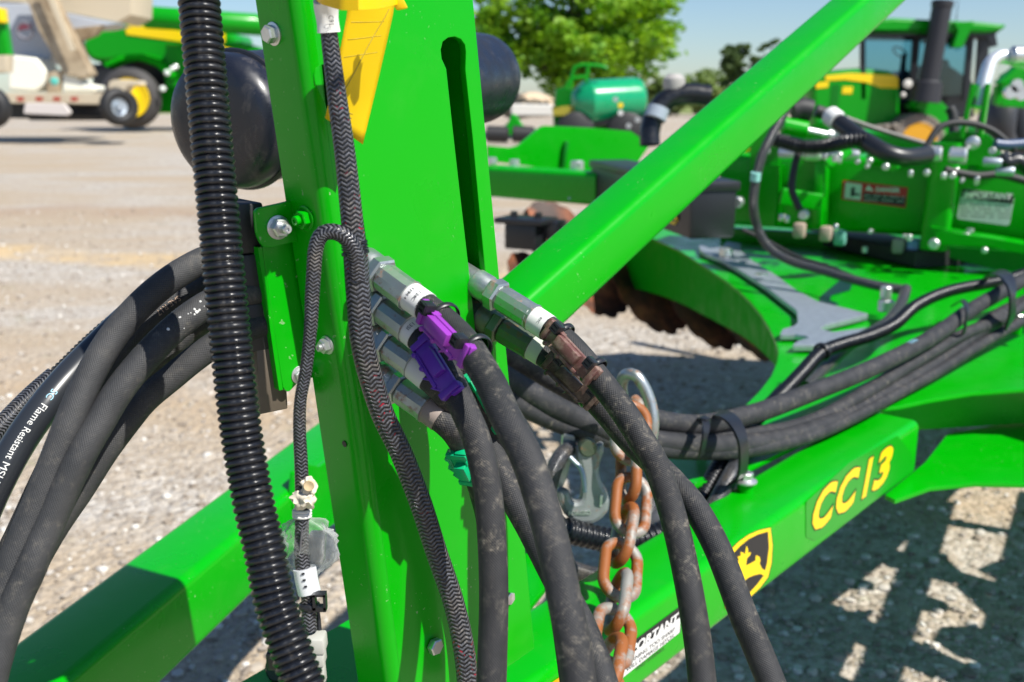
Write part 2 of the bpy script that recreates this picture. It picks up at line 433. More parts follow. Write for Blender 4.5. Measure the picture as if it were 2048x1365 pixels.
def clear_mat():
    m = bpy.data.materials.new('clear_plastic_film'); m.use_nodes = True; t = m.node_tree; t.nodes.clear()
    o = t.nodes.new('ShaderNodeOutputMaterial'); tr = t.nodes.new('ShaderNodeBsdfTransparent'); gl = t.nodes.new('ShaderNodeBsdfPrincipled')
    gl.inputs['Base Color'].default_value = (.75, .78, .76, 1); gl.inputs['Roughness'].default_value = .18
    tr.inputs[0].default_value = (.93, .95, .94, 1)
    fr = t.nodes.new('ShaderNodeLayerWeight'); fr.inputs[0].default_value = .45
    mr = t.nodes.new('ShaderNodeMapRange'); mr.inputs[1].default_value = 0; mr.inputs[2].default_value = 1; mr.inputs[3].default_value = .10; mr.inputs[4].default_value = .75
    mx = t.nodes.new('ShaderNodeMixShader'); t.links.new(fr.outputs['Facing'], mr.inputs[0]); t.links.new(mr.outputs[0], mx.inputs[0])
    t.links.new(tr.outputs[0], mx.inputs[1]); t.links.new(gl.outputs[0], mx.inputs[2]); t.links.new(mx.outputs[0], o.inputs[0])
    nn = t.nodes.new('ShaderNodeTexNoise'); nn.inputs['Scale'].default_value = 90; bp = t.nodes.new('ShaderNodeBump'); bp.inputs['Strength'].default_value = .6; bp.inputs['Distance'].default_value = .004
    t.links.new(nn.outputs[0], bp.inputs['Height']); t.links.new(bp.outputs[0], gl.inputs['Normal']); return m
FILM = clear_mat()
def tag_mat():
    m = mat('yellow_tag_plastic', (.88, .62, .0), .4); t = NT(m)
    tl = t.n('BsdfTranslucent'); tl.inputs[0].default_value = (.9, .62, .0, 1); mx = t.n('MixShader'); mx.inputs[0].default_value = .3
    out = [n for n in t.t.nodes if n.type == 'OUTPUT_MATERIAL'][0]
    t.l(t.b.outputs[0], mx.inputs[1]); t.l(tl.outputs[0], mx.inputs[2]); t.l(mx.outputs[0], out.inputs[0]); return m
TAG = tag_mat()

# ------------------------------------------------------------------ the ground
def ground_mat():
    m = mat('gravel_ground', (.4, .36, .3), .9); t = NT(m); g = t.n('NewGeometry').outputs['Position']
    mp = t.n('Mapping'); t.l(g, mp.inputs[0]); mp.inputs['Scale'].default_value = (.35, 1, 1); mp.inputs['Rotation'].default_value = (0, 0, R(-12))
    big = t.noise(mp.outputs[0], .75, 5, .6)
    st = t.vor(g, 34, out=1); st2 = t.vor(g, 75, out=1)
    bw1 = t.n('RGBToBW'); t.l(st, bw1.inputs[0]); bw2 = t.n('RGBToBW'); t.l(st2, bw2.inputs[0])
    s1 = t.ramp(bw1.outputs[0], [(.1, (.17, .14, .11)), (.45, (.36, .315, .26)), (.9, (.58, .55, .50))])
    s2 = t.ramp(bw2.outputs[0], [(.1, (.22, .18, .14)), (.5, (.39, .345, .29)), (.9, (.55, .51, .46))])
    stones = t.mix(t.noise(g, 5, 3), s1, s2)
    soil = t.ramp(t.noise(g, 40, 5, .7), [(.3, (.27, .20, .13)), (.7, (.46, .37, .26))])
    fac = t.ramp(big, [(.42, BW(0)), (.57, BW(.85))])
    c = t.mix(fac, stones, soil)
    # two wheel tracks of orange dirt
    sp = t.n('SeparateXYZ'); t.l(g, sp.inputs[0])
    def band(y0, wd, sl):
        yy = t.math('ADD', t.math('SUBTRACT', sp.outputs[1], y0), t.math('MULTIPLY', sp.outputs[0], sl))
        yy = t.math('ADD', yy, t.math('MULTIPLY', t.math('SUBTRACT', t.noise(g, .9, 3), .5), wd * 1.6))
        return t.ramp(t.math('ABSOLUTE', t.math('DIVIDE', yy, wd)), [(.35, BW(1)), (1, BW(0))])
    k = t.math('MULTIPLY', band(7.0, .45, .25), t.ramp(t.noise(g, 2.5, 4), [(.35, BW(.1)), (.62, BW(1))]))
    c = t.mix(t.math('MULTIPLY', k, .75), c, (.56, .40, .20))
    k = t.math('MULTIPLY', band(10.5, .8, .1), t.ramp(t.noise(g, 1.6, 4), [(.3, BW(.2)), (.6, BW(1))]))
    c = t.mix(t.math('MULTIPLY', k, .85), c, (.33, .24, .165))
    k = t.math('MULTIPLY', band(3.6, .5, .35), t.ramp(t.noise(g, 3.4, 4), [(.35, BW(0)), (.6, BW(1))]))
    c = t.mix(t.math('MULTIPLY', k, .6), c, (.40, .29, .18))
    weed = t.math('MULTIPLY', t.ramp(t.noise(g, 3.1, 4, .7), [(.62, BW(0)), (.72, BW(1))]), .3)
    c = t.mix(weed, c, (.20, .25, .09))
    t.l(c, t.b.inputs['Base Color'])
    vd = t.vor(g, 34); vd2 = t.vor(g, 75)
    t.bump(t.math('ADD', t.math('MULTIPLY', vd, -1.0), t.math('MULTIPLY', vd2, -.5)), .9, .012); return m
GND = ground_mat()
mb = MB(); S = 900
mb.add([(-S, -60, 0), (S, -60, 0), (S, 1500, 0), (-S, 1500, 0)], [[0, 1, 2, 3]])
mb.build('ground', GND, smooth=0, kind='structure')
GRASS = mat('grass_field', (.10, .16, .035), .9); t = NT(GRASS)
t.l(t.ramp(t.noise(t.n('NewGeometry').outputs['Position'], .25, 5), [(.3, (.12, .20, .03)), (.7, (.26, .27, .08))]), t.b.inputs['Base Color'])
mb = MB(); mb.add([(-300, 72, .004), (600, 60, .004), (600, 900, .004), (-300, 900, .004)], [[0, 1, 2, 3]])
mb.build('grass_field', GRASS, smooth=0, kind='structure')

def gravel():
    bm = bmesh.new(); bmesh.ops.create_icosphere(bm, subdivisions=1, radius=1); bm.verts.ensure_lookup_table()
    V = np.array([v.co[:] for v in bm.verts]); Fc = np.array([[v.index for v in f.verts] for f in bm.faces]); bm.free()
    N = 24000; rs = np.random.RandomState(3)
    y = 1.6 + (rs.rand(N) ** 1.7) * 9.5; x = (rs.rand(N) - .5) * 2 * (y * .62 + .2)
    s = .0035 + .0135 * rs.rand(N) ** 4.0
    nv = len(V); co = np.zeros((N, nv, 3)); 
    for i in range(3): co[:, :, i] = V[None, :, i]
    co *= (1 + .22 * (rs.rand(N, nv, 1) - .5)); sc = s[:, None, None] * (np.array([1, 1, .62])[None, None] * (.75 + .5 * rs.rand(N, 1, 3))); co *= sc
    a = rs.rand(N) * 6.28; ca, sa = np.cos(a)[:, None], np.sin(a)[:, None]
    X = co[:, :, 0] * ca - co[:, :, 1] * sa; Y = co[:, :, 0] * sa + co[:, :, 1] * ca
    co[:, :, 0] = X + x[:, None]; co[:, :, 1] = Y + y[:, None]; co[:, :, 2] += (s * .22)[:, None]
    F = (Fc[None] + (np.arange(N) * nv)[:, None, None]).reshape(-1, 3)
    me = bpy.data.meshes.new('gravel'); me.vertices.add(N * nv); me.vertices.foreach_set('co', co.ravel())
    me.loops.add(len(F) * 3); me.loops.foreach_set('vertex_index', F.ravel()); me.polygons.add(len(F))
    me.polygons.foreach_set('loop_start', np.arange(len(F)) * 3); me.polygons.foreach_set('loop_total', np.full(len(F), 3)); me.update(); me.validate()
    ca = me.color_attributes.new('tone', 'FLOAT_COLOR', 'POINT'); r_ = rs.rand(N)
    base = np.array([[.22, .18, .14], [.36, .31, .25], [.30, .26, .22], [.46, .42, .37], [.60, .57, .52]]); idx = np.minimum((r_ ** 1.3 * 5).astype(int), 4)
    cc = np.ones((N, nv, 4)); cc[:, :, :3] = base[idx][:, None]; ca.data.foreach_set('color', cc.ravel())
    m = mat('loose_stone', (.4, .36, .3), .85); t = NT(m); at = t.n('Attribute', attribute_name='tone'); t.l(at.outputs[0], t.b.inputs['Base Color'])
    link_mesh('gravel', me, m, None, center=False, smooth=50)['kind'] = 'stuff'
gravel()
# ------------------------------------------------------------------ the implement
IMP = thing('tillage_implement', 'green steel disc implement in the foreground with a slotted hose mast and CC 13 lettering', 'farm implement', (0.3, 1.2, 0))
# --- mast: web with two keyhole slots, rounded bends and side flanges
def mast():
    A, B = MAST.hit(572, -140), MAST.hit(796, 1480)
    rr = .011; dep = .042; axis = (B - A).normalized()
    side = (eN - axis * eN.dot(axis)).normalized()       # into the web
    slotR = [(884, 118), (882, 100), (886, 84), (897, 76), (910, 74), (922, 79), (930, 90), (932, 105), (931, 140), (945, 270), (957, 400), (971, 549), (986, 690), (984, 712), (972, 720), (962, 712), (954, 690), (938, 537), (922, 400), (906, 258), (893, 138)]
    slotL = [(630, 168), (628, 150), (632, 135), (643, 127), (656, 127), (667, 134), (673, 146), (675, 165), (690, 220), (708, 300), (723, 400), (737, 500), (752, 600), (790, 850), (782, 862), (768, 858), (760, 840), (700, 500), (685, 400), (660, 255), (650, 212), (640, 192)]
    # start of flat part of the web, one bend radius in from the corner
    A1, B1 = A + side * rr, B + side * rr
    TR, BR = MAST.hit(933, -140), MAST.hit(1069, 1297)
    BL = MAST.hit(1000, 1345)
    lowR = BL + (MAST.hit(1000, 1345) - MAST.hit(1069, 1297)) * 1.2
    s = plate('mast', [A1, TR, BR, BL, lowR, B1], MAST, .006, GREEN, IMP, [slotR, slotL], bev=.0007, world=True)
    mb = MB(); n = 8; vs = []; fs = []; th = .006
    for base in (A, B):
        for r_ in (rr, rr - th):
            c = base + side * rr - nN * rr
            for i in range(n + 1):
                t = R(90) * i / n; vs.append(c + nN * math.cos(t) * r_ - side * math.sin(t) * r_)
            vs.append(base + side * (rr - r_) - nN * dep)
    m = n + 2
    for i in range(m - 1):
        fs.append([i, i + 1, 2 * m + i + 1, 2 * m + i]); fs.append([m + i, 3 * m + i, 3 * m + i + 1, m + i + 1])
    fs.append([m - 1, 2 * m - 1, 4 * m - 1, 3 * m - 1]); fs.append(list(range(m)) + [m + i for i in range(m)][::-1])
    fs.append([2 * m + i for i in range(m)] + [3 * m + i for i in range(m)][::-1])
    mb.add(vs, fs); fl = mb.build('side_flange', GREEN, s, smooth=50)
    # right flange and the closing plate behind
    back = MAST.off(-dep)
    mb = MB(); T2 = TR - nN * .0065; B2 = BR - nN * .0065
    mb.prism([T2, B2, B2 - nN * .035, T2 - nN * .035], -eN * .005); mb.build('side_flange', GREEN, s, smooth=0)
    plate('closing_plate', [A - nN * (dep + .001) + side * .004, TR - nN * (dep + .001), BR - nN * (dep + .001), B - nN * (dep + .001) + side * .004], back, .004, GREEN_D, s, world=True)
    return s, side, axis
MS, mside, maxis = mast()
# bolts on the mast
hexbolt('hex_bolt', MAST.hit(864, 1290), nN, .0068, MS, ZINC_C, h=.006, washer=0, rot=.35)
hexbolt('hex_bolt', MAST.hit(1016, 1196), nN, .0058, MS, ZINC_C, h=.003, washer=0, rot=.1)
nfl = -mside                                              # outward from the left flange
def flange_pt(x, y):
    pl = Pl(nfl, MAST.hit(572, -140)); return pl.hit(x, y)
hexbolt('hex_bolt', flange_pt(548, 68), nfl, .0056, MS, ZINC_C, h=.0058, rot=.1)
hexbolt('hex_bolt', flange_pt(612, 437), nfl, .0066, MS, GREEN, h=.005, stud=.004)
hexbolt('hex_bolt', flange_pt(655, 690), nfl, .0052, MS, ZINC_C, h=.005, stud=.003)
mb = MB(); mb.lathe(flange_pt(690, 888) + nfl * .0004, nfl, [(.0025, 0), (.0025, .0004)], 14); mb.build('bolt_hole', INK, MS, smooth=0)

# --- tongue tubes
def tongue(name, n, e, off, s0, s1, **k):
    c = C0 + n * off; c = Vector((c.x, c.y, ZT - .05)) - n * .05
    return beam_mb(c + e * s0, c + e * s1, UP, .1, .1, .013).build(name, GREEN, IMP, smooth=60, **k), c
# near tube runs until it dives under the gusset
pEnd = BEAM.hit(1832, 905)
cN = C0 + nN * -.542; sEnd = (pEnd - cN).dot(eN)
TN, _ = tongue('tongue_beam', nN, eN, -.542, -.35, sEnd)
# rounded cap where the near tube ends
TFb, _ = tongue('tongue_beam', nF, eF, -.625, .1, 2.6)
# plate joining the tubes at the mast foot
plate('hitch_plate', [(430, 1394), (740, 1215), (1010, 1060), (1110, 1150), (990, 1300), (640, 1600), (380, 1560)], plH(ZT - .003), .008, GREEN, IMP)
# plate welded to the far tube beside the mast
pl = Pl(nF, C0 + nF * -.622)
plate('side_plate', [(585, 1010), (590, 945), (610, 928), (640, 934), (700, 885), (760, 820), (790, 900), (730, 1010), (650, 1060), (600, 1075)], pl, .008, GREEN, IMP, rc=.004)
tb = MB(); tb.lathe(P(572, 1330, .98), (-.3, -1, .3), [(.012, 0), (.014, .004), (.014, .016), (.010, .02)], 20)
tb.build('grease_cap', BLK, IMP)
# orange marker on the near tube
mb = MB(); q = BEAM.hit(1104, 1362); mb.box(q + nN * .002 - UP * .012, eN, UP, nN, .05, .022, .003, .0008); mb.build('reflector', mat('orange_reflector', (.9, .28, .01), .25), TN)

# --- brace rising to the right
pbr = plN(0); q0 = P(1061, 593, .98)
PB = Pl(nN, q0)
a0, a1 = PB.hit(1060, 594), PB.hit(1960, -205)
dirb = (a1 - a0).normalized(); upb = (UP - dirb * UP.dot(dirb)).normalized()
bw, bh = .062, .060
BR_ = beam_mb(a0 - nN * bw / 2 - upb * bh / 2, a1 - nN * bw / 2 - upb * bh / 2, upb, bw, bh, .010).build('brace_tube', GREEN, IMP, smooth=60)
# white end cap of the brace
eb = a0 - nN * bw / 2 - upb * bh / 2
beam_mb(eb - dirb * .0012, eb - dirb * .0001, upb, bw * 1.0, bh * 1.0, .010).build('gasket', BLK, BR_)
mb = beam_mb(eb - dirb * .006, eb - dirb * .0013, upb, bw * .97, bh * .97, .012)
mb.build('end_cap', mat('white_cap', (.85, .85, .83), .4), BR_)

# --- writing on the near tube
DB = BEAM.off(.0003)
plate('decal_ground', [(1612, 1005), (1700, 925), (1795, 872), (1822, 905), (1830, 935), (1760, 992), (1700, 1040), (1630, 1082), (1612, 1075)], DB.off(.0005), .0005, DECG, TN, bev=.0001, rc=.004)
def onb(x, y): return DB.loc(DB.hit(x, y))
for off_, m_, lf in ((.0057, INK, .0009), (.0034, YEL, .0013)):
    for txt, xa, ya, xb in (('C', 1622, 1065, 1668), ('C', 1669, 1033, 1713), ('1', 1722, 995, 1739), ('3', 1742, 982, 1779)):
        ta, tb_ = onb(xa, ya); tx, _ = onb(xb, ya - (xb - xa) * .7); e_ = off_ - .0034
        text_plane('lettering', txt, .082, DB, ta - e_, tb_, m_, TN, lift=lf, wid=(tx - ta) + e_ * 2, off=off_, shear=.24, sp=.86)
# shield with a leaping deer
def dec(name, px, m_, lf, rc=0):
    plate(name, px, DB.off(lf), .0003, m_, TN, bev=.00005, rc=rc)
sh = [(1541, 1056), (1519, 1061), (1498, 1070), (1478, 1084), (1460, 1102), (1449, 1123), (1445, 1150), (1446, 1185), (1452, 1217), (1474, 1210), (1498, 1197), (1520, 1176), (1536, 1155), (1543, 1126), (1545, 1090)]
def shrink(L, k):
    cx = sum(p[0] for p in L) / len(L); cy = sum(p[1] for p in L) / len(L)
    out = []
    for x, y in L:
        d = math.hypot(x - cx, y - cy); out.append((x - (x - cx) / d * k, y - (y - cy) / d * k))
    return out
dec('emblem_edge', shrink(sh, -1.5), INK, .0005); dec('emblem_border', sh, YEL, .0009); dec('emblem_field', shrink(sh, 9), INK, .0013)
deer = [(1493, 1092), (1496, 1098), (1496, 1106), (1502, 1105), (1500, 1111), (1494, 1117), (1492, 1132), (1502, 1127), (1511, 1122), (1512, 1111), (1519, 1114), (1521, 1122), (1519, 1127), (1524, 1138), (1531, 1142), (1530, 1153), (1521, 1148), (1508, 1151), (1498, 1155), (1490, 1161), (1484, 1170), (1472, 1182), (1464, 1186), (1468, 1174), (1478, 1160), (1474, 1154), (1466, 1160), (1461, 1156), (1470, 1146), (1477, 1132), (1474, 1128), (1478, 1120), (1475, 1114), (1482, 1112), (1481, 1104), (1487, 1106), (1490, 1110)]
dec('deer_figure', deer, YEL, .0017)
# IMPORTANT notice
lab = [(1233, 1309), (1361, 1213), (1360, 1265), (1233, 1366)]
plate('notice_label', shrink(lab, -1.5), DB.off(.0005), .0004, INK, TN, bev=.0001, rc=.003)
lf_ = [(1233, 1331), (1361, 1235), (1360, 1265), (1233, 1366)]
plate('notice_label', shrink(lf_, .5), DB.off(.0009), .0003, WHT, TN, bev=.0001, rc=.002)
def lin(px0, py0, px1, py1, s, size, m_, **k):
    a, b = onb(px0, py0); a1_, _ = onb(px1, py1); text_plane('lettering', s, size, DB, a, b, m_, TN, lift=.0013, wid=a1_ - a, **k)
lin(1237, 1327, 1356, 1237, 'IMPORTANT', .0155, INKW, off=.0006, shear=.2)
lin(1249, 1334, 1348, 1257, 'TURNING TOO SHARP', .0072, INK)
lin(1251, 1344, 1345, 1268, 'WILL DAMAGE HITCH', .0072, INK)
lin(1270, 1342, 1328, 1294, 'AND SHANKS.', .0072, INK)

# --- bolt standoffs on the near tube
def standoff(x, y, Z, name='hose_clamp_bolt'):
    p = P(x, y, Z); mb = MB(); mb.lathe(p - UP * .03, UP, [(.0115, 0), (.0115, .03)], 24); o = mb.build('standoff', GREEN, IMP)
    mb = MB(); mb.lathe(p, UP, [(.0165, 0), (.0165, .0022), (.0115, .005), (.0105, .0055)], 28); mb.lathe(p + UP * .005, UP, [(.0108, 0), (.0108, .008), (.0095, .0095)], 6)
    mb.build('hex_bolt', ZINC_C, o, smooth=30)
standoff(1491, 964, 1.42); standoff(2036, 642, 2.2)

# --- deck of the machine, cut out in a curve on its left side
DZ = ZT + .006; DK = plH(DZ)
edge = [(1205, 452), (1252, 462), (1302, 476), (1360, 502), (1419, 540), (1453, 563), (1477, 582), (1499, 602), (1521, 628), (1538, 655), (1552, 685), (1557, 705), (1554, 725), (1543, 752), (1520, 782)]
inner = [(1556, 770), (1500, 800), (1440, 840), (1400, 862)]
near_edge = [(1300, 962), (1506, 925), (1741, 812), (1830, 806), (1880, 797), (1945, 786), (2048, 778), (2200, 772)]
deck_px = edge + [(1470, 832), (1410, 873), (1300, 930), (1330, 985), (1480, 945), (1741, 818), (1800, 812), (1860, 799), (1945, 785), (2048, 778), (2110, 780), (2190, 800), (2330, 690), (2500, 480), (2300, 455), (1900, 450), (1500, 440)]
plate('deck_plate', deck_px, DK, .008, GREEN, IMP, bev=.001)
# unseen bars and plates added right of view to cast broken ground shade
def above(x, y, z):
    g = plH(0).hit(x, y); return g + SUN * (z / SUN.z)
for (x0, y0, x1, y1, z, w_) in ((1640, 1075, 2160, 1230, .70, .09), (1545, 1180, 2110, 1440, .70, .11), (1880, 1000, 1740, 1400, .76, .06), (2080, 990, 1990, 1400, .76, .09), (1900, 1045, 2220, 1100, .70, .05), (1590, 1330, 1950, 1500, .70, .07), (1790, 1040, 2100, 1330, .82, .035)):
    beam_mb(above(x0, y0, z), above(x1, y1, z), UP, w_, .05, .006).build('shadow_bar', GREEN, IMP)
for (x, y, z, r_, k) in ((1800, 1120, .74, .07, 5), (1960, 1290, .74, .09, 7), (1670, 1265, .74, .06, 6), (2030, 1150, .74, .08, 5), (1860, 1210, .80, .045, 8), (1720, 1170, .80, .04, 5)):
    MB().lathe(above(x, y, z), (.2, .1, 1), [(r_, 0), (r_, .012)], k, rot=.4).build('shadow_plate', GREEN, IMP, smooth=0)
INS = -.025
# curved wall under the cut-out
def wall(name, px, z0, h, th, m_):
    pts = [plH(z0).hit(*p) for p in px]; path = catmull([(p, 0) for p in pts], .03); vs = []; fs = []
    n = len(path)
    for i, (p, _) in enumerate(path):
        t = (path[min(i + 1, n - 1)][0] - path[max(i - 1, 0)][0]).normalized(); s = Vector((-t.y, t.x, 0))
        hh = h(i / (n - 1)); p = p - s * INS
        vs += [p, p + s * -th, p - UP * hh + s * -th, p - UP * hh]
    for i in range(n - 1):
        for j in range(4): fs.append([i * 4 + j, i * 4 + (j + 1) % 4, i * 4 + 4 + (j + 1) % 4, i * 4 + 4 + j])
    fs += [[3, 2, 1, 0], [4 * n - 4, 4 * n - 3, 4 * n - 2, 4 * n - 1]]
    return MB().add(vs, fs).build(name, m_, IMP, smooth=50)
wall('curved_wall', edge, DZ - .0085, lambda t: .24 * (1 - t) ** .75 + .015, .012, GREEN_M)
# lower plate and web of the gusset at the right
plate('lower_plate', [(1770, 990), (1850, 925), (1895, 868), (2048, 840), (2260, 835), (2260, 960), (2048, 968), (1950, 966), (1860, 975), (1790, 1000)], plH(ZT - .101), .008, GREEN, IMP)
GW = Pl(nN, C0 + nN * -.640)
plate('gusset_web', [GW.at(0, 0)], GW, .006, GREEN, IMP) if False else None
g0 = DK.hit(1870, 815); g1 = DK.hit(2300, 790); g0 = Vector((g0.x, g0.y, ZT - .05)); g1 = Vector((g1.x, g1.y, ZT - .05)) 
mb = MB(); d_ = (g1 - g0).normalized(); sd_ = UP.cross(d_)
mb.box((g0 + g1) / 2 + sd_ * .17, d_, UP, sd_, (g1 - g0).length, .096, .008); mb.build('gusset_web', GREEN, IMP, smooth=0)
# flat bar in front of the crossbar
c0, c1 = plH(DZ + .05).hit(1450, 452), plH(DZ + .05).hit(1905, 582)
ln = (c1 - c0).length
step = beam_mb(c0 - UP * .028 - nC * -.0, c0 + eC * ln * 1.1 - UP * .028, UP, .11, .056, .006).build('deck_step', GREEN, IMP)
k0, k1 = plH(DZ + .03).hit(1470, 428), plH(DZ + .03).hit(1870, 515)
beam_mb(k0, k0 + (k1 - k0) * 1.02, UP, .20, .05, .006).build('shade_box', BLKR, IMP)  # black box added to stand in for the shade below the crossbar

# --- crossbar with its warning label
XB = plV(nC, 1700, 400, 3.35)
def xplate(name, px, off, th, m_, **k): return plate(name, px, XB.off(off), th, m_, k.pop('parent', IMP), **k)
tl, br = XB.loc(XB.hit(1640, 312)), XB.loc(XB.hit(1640, 462))
hX = tl[1] - br[1]; cz = XB.at(0, (tl[1] + br[1]) / 2, -hX / 2)
aX = XB.loc(XB.hit(1440, 330))[0]; bX = XB.loc(XB.hit(2230, 330))[0]
XO = beam_mb(cz + XB.ex * aX, cz + XB.ex * bX, UP, hX, hX, .022).build('crossbar', GREEN, IMP, smooth=60)
xplate('upright_plate', [(1588, 290), (1650, 278), (1644, 440), (1592, 452)], .09, .012, GREEN)
mb = MB()
for (x0, y0, x1, y1) in ((1648, 290, 1640, 455),):
    p0, p1 = XB.off(.09).hit(x0, y0), XB.off(.09).hit(x1, y1); mb.box((p0 + p1) / 2 + nC * .01, XB.ex, (p1 - p0), nC, .03, (p1 - p0).length, .10, .002)
mb.build('upright_flange', GREEN, IMP)
p0, p1 = XB.off(.06).hit(1895, 285), XB.off(.06).hit(1868, 498)
beam_mb(p0, p1, nC, .085, .085, .02).build('upright_post', GREEN, IMP, smooth=60)
p0, p1 = XB.off(.04).hit(1545, 330), XB.off(.04).hit(1535, 450)
beam_mb(p0, p1, nC, .07, .06, .008).build('upright_post', GREEN, IMP)
xplate('upright_plate', [(1500, 250), (1545, 235), (1560, 300), (1552, 430), (1500, 440)], .02, .012, GREEN)
xplate('gusset_plate', [(1560, 290), (1612, 255), (1640, 246), (1680, 240), (1712, 252), (1726, 284), (1700, 292), (1580, 298)], .0, .014, GREEN, rc=.01)
xplate('gusset_plate', [(1842, 318), (1893, 268), (1912, 262), (1975, 268), (1992, 285), (2002, 322), (1990, 335), (1935, 330), (1932, 352), (1880, 350)], .03, .014, GREEN, rc=.012)
xplate('gusset_plate', [(2003, 345), (2100, 360), (2110, 300), (2050, 310)], .0, .014, GREEN)
xplate('lower_flange', [(1862, 455), (1920, 468), (1990, 478), (2110, 500), (2110, 520), (1980, 495), (1880, 490)], .14, .10, GREEN)
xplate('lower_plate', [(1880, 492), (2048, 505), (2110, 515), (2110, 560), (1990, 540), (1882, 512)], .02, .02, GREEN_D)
p0, p1 = XB.off(.02).hit(1942, 275), XB.off(.02).hit(1962, 165)
for dx in (0, 36):
    p0, p1 = XB.off(.02).hit(1925 + dx, 275), XB.off(.02).hit(1948 + dx * .8, 168); beam_mb(p0, p1, nC, .014, .09, .002).build('upright_strap', GREEN, IMP)
# far rail behind
for (x0, y0, x1, y1, z, r_) in ((1640, 255, 1850, 300, 4.4, .06), (1660, 300, 1900, 325, 4.0, .05), (1700, 265, 1830, 288, 5.4, .05)):
    beam_mb(P(x0, y0, z), P(x1, y1, z - .3), UP, r_, r_, .006).build('cross_rail', GREEN, IMP)
# danger label
dl = [(1687, 361), (1815, 376), (1810, 416), (1684, 399)]
xplate('danger_label', shrink(dl, -1), .0015, .001, REDM, parent=XO)
xplate('danger_picture', [(1691, 365), (1724, 369), (1721, 401), (1688, 397)], .003, .001, WHT, parent=XO)
xplate('danger_panel', [(1727, 385), (1812, 395), (1809, 412), (1726, 402)], .003, .001, INK, parent=XO)
xplate('danger_triangle', [(1737, 370), (1748, 383), (1730, 381)], .003, .001, WHT, parent=XO)
def xl(x0, y0, x1, y1, s, size, m_, **k):
    a, b = XB.loc(XB.hit(x0, y0)); a1_, _ = XB.loc(XB.hit(x1, y1)); text_plane('lettering', s, size, XB, a, b, m_, XO, lift=.0045, wid=a1_ - a, **k)
xl(1752, 383, 1800, 389, 'DANGER', .020, WHT, off=.0009)
xl(1729, 393, 1808, 402, 'IIII IIIII III IIIIII II', .0085, WHT); xl(1729, 401, 1806, 410, 'IIIIII IIIII III', .0085, WHT)
mb = MB(); a, b = XB.loc(XB.hit(1706, 384)); mb.box(XB.at(a, b, .0045), XB.ex + UP * .3, UP, nC, .012, .030, .001); mb.box(XB.at(a + .01, b - .008, .0045), XB.ex, UP, nC, .024, .007, .001)
mb.build('danger_figure', INK, XO)
# IMPORTANT panel on the right
il = [(1925, 378), (2028, 392), (2018, 452), (1913, 438)]
xplate('notice_label', shrink(il, -1), .0015, .001, WHT, parent=XO, rc=.012)
xplate('notice_header', [(1925, 378), (2028, 392), (2025, 409), (1922, 395)], .003, .001, INK, parent=XO)
xl(1926, 395, 2024, 408, 'IMPORTANT', .026, WHT, off=.0012, shear=.2)
for i in range(5): xl(1921, 403 + i * 7.5, 2019, 417 + i * 7.5, ('IIIIII III IIII IIIII', 'III IIIIIII II IIIII I', 'IIII II IIIIII III III', 'IIIII III IIIII IIIIII', 'III IIIIII II IIIII')[i], .0085, INK)
# partly hidden yellow figures on a dark strip
xplate('number_strip', [(1455, 300), (1512, 292), (1512, 345), (1455, 340)], -.10, .01, BLK)
PX = XB.off(-.10)
for s, x, y in (('39', 1459, 337), ('C', 1486, 318)):
    a, b = PX.loc(PX.hit(x, y)); text_plane('lettering', s, .052, PX, a, b, YEL, IMP, lift=.004, off=.002)
# pins, nuts and fittings seen blurred on the crossbar
def pin(x, y, Z, r_, h, ax=nC, m_=None, name='pivot_pin'):
    MB().lathe(P(x, y, Z), ax, [(r_ * .8, -h / 2), (r_, -h * .4), (r_, h * .4), (r_ * .8, h / 2)], 18).build(name, m_ or ZINC_C, IMP)
pin(1590, 307, 3.15, .018, .10, eC); pin(1626, 306, 3.1, .026, .05, eC); pin(1680, 310, 3.2, .018, .12, eC)
pin(1946, 286, 3.0, .020, .03); pin(1680, 262, 3.2, .018, .03); pin(1608, 430, 3.0, .015, .03); pin(1566, 435, 3.1, .009, .03)
pin(1866, 308, 3.0, .024, .05, eC); pin(1916, 312, 3.0, .026, .05, eC); pin(1868, 488, 3.0, .016, .03); pin(1912, 341, 3.05, .010, .02)
pin(1476, 405, 3.2, .018, .03); pin(1730, 500, 3.3, .010, .02, UP); pin(1932, 472, 3.1, .012, .02, UP); pin(2005, 483, 3.1, .012, .02, UP)
pin(1940, 461, 3.1, .012, .012, UP); pin(1523, 548, 2.9, .018, .006, UP, ZINC_C); pin(1452, 505, 3.3, .022, .03, UP, ZINC_C)
pin(1985, 302, 3.0, .012, .03); pin(1772, 612, 2.45, .020, .030, UP); pin(1772, 585, 2.45, .014, .03, UP); pin(1755, 672, 2.2, .012, .012, UP)
# colored rubble seen under the crossbar: shank clamps
for (x, y, c) in ((1597, 455, (.36, .27, .22)), (1650, 462, (.36, .27, .22)), (1678, 470, (.12, .34, .28)), (1795, 486, (.36, .27, .22)), (1824, 490, (.25, .38, .55))):
    x += 2; y += 6
    mb = MB(); mb.box(P(x, y, 3.25), eC, UP, nC, .038, .05, .04, .009); mb.build('shank_clamp', mat('clamp_tone', c, .6), IMP)

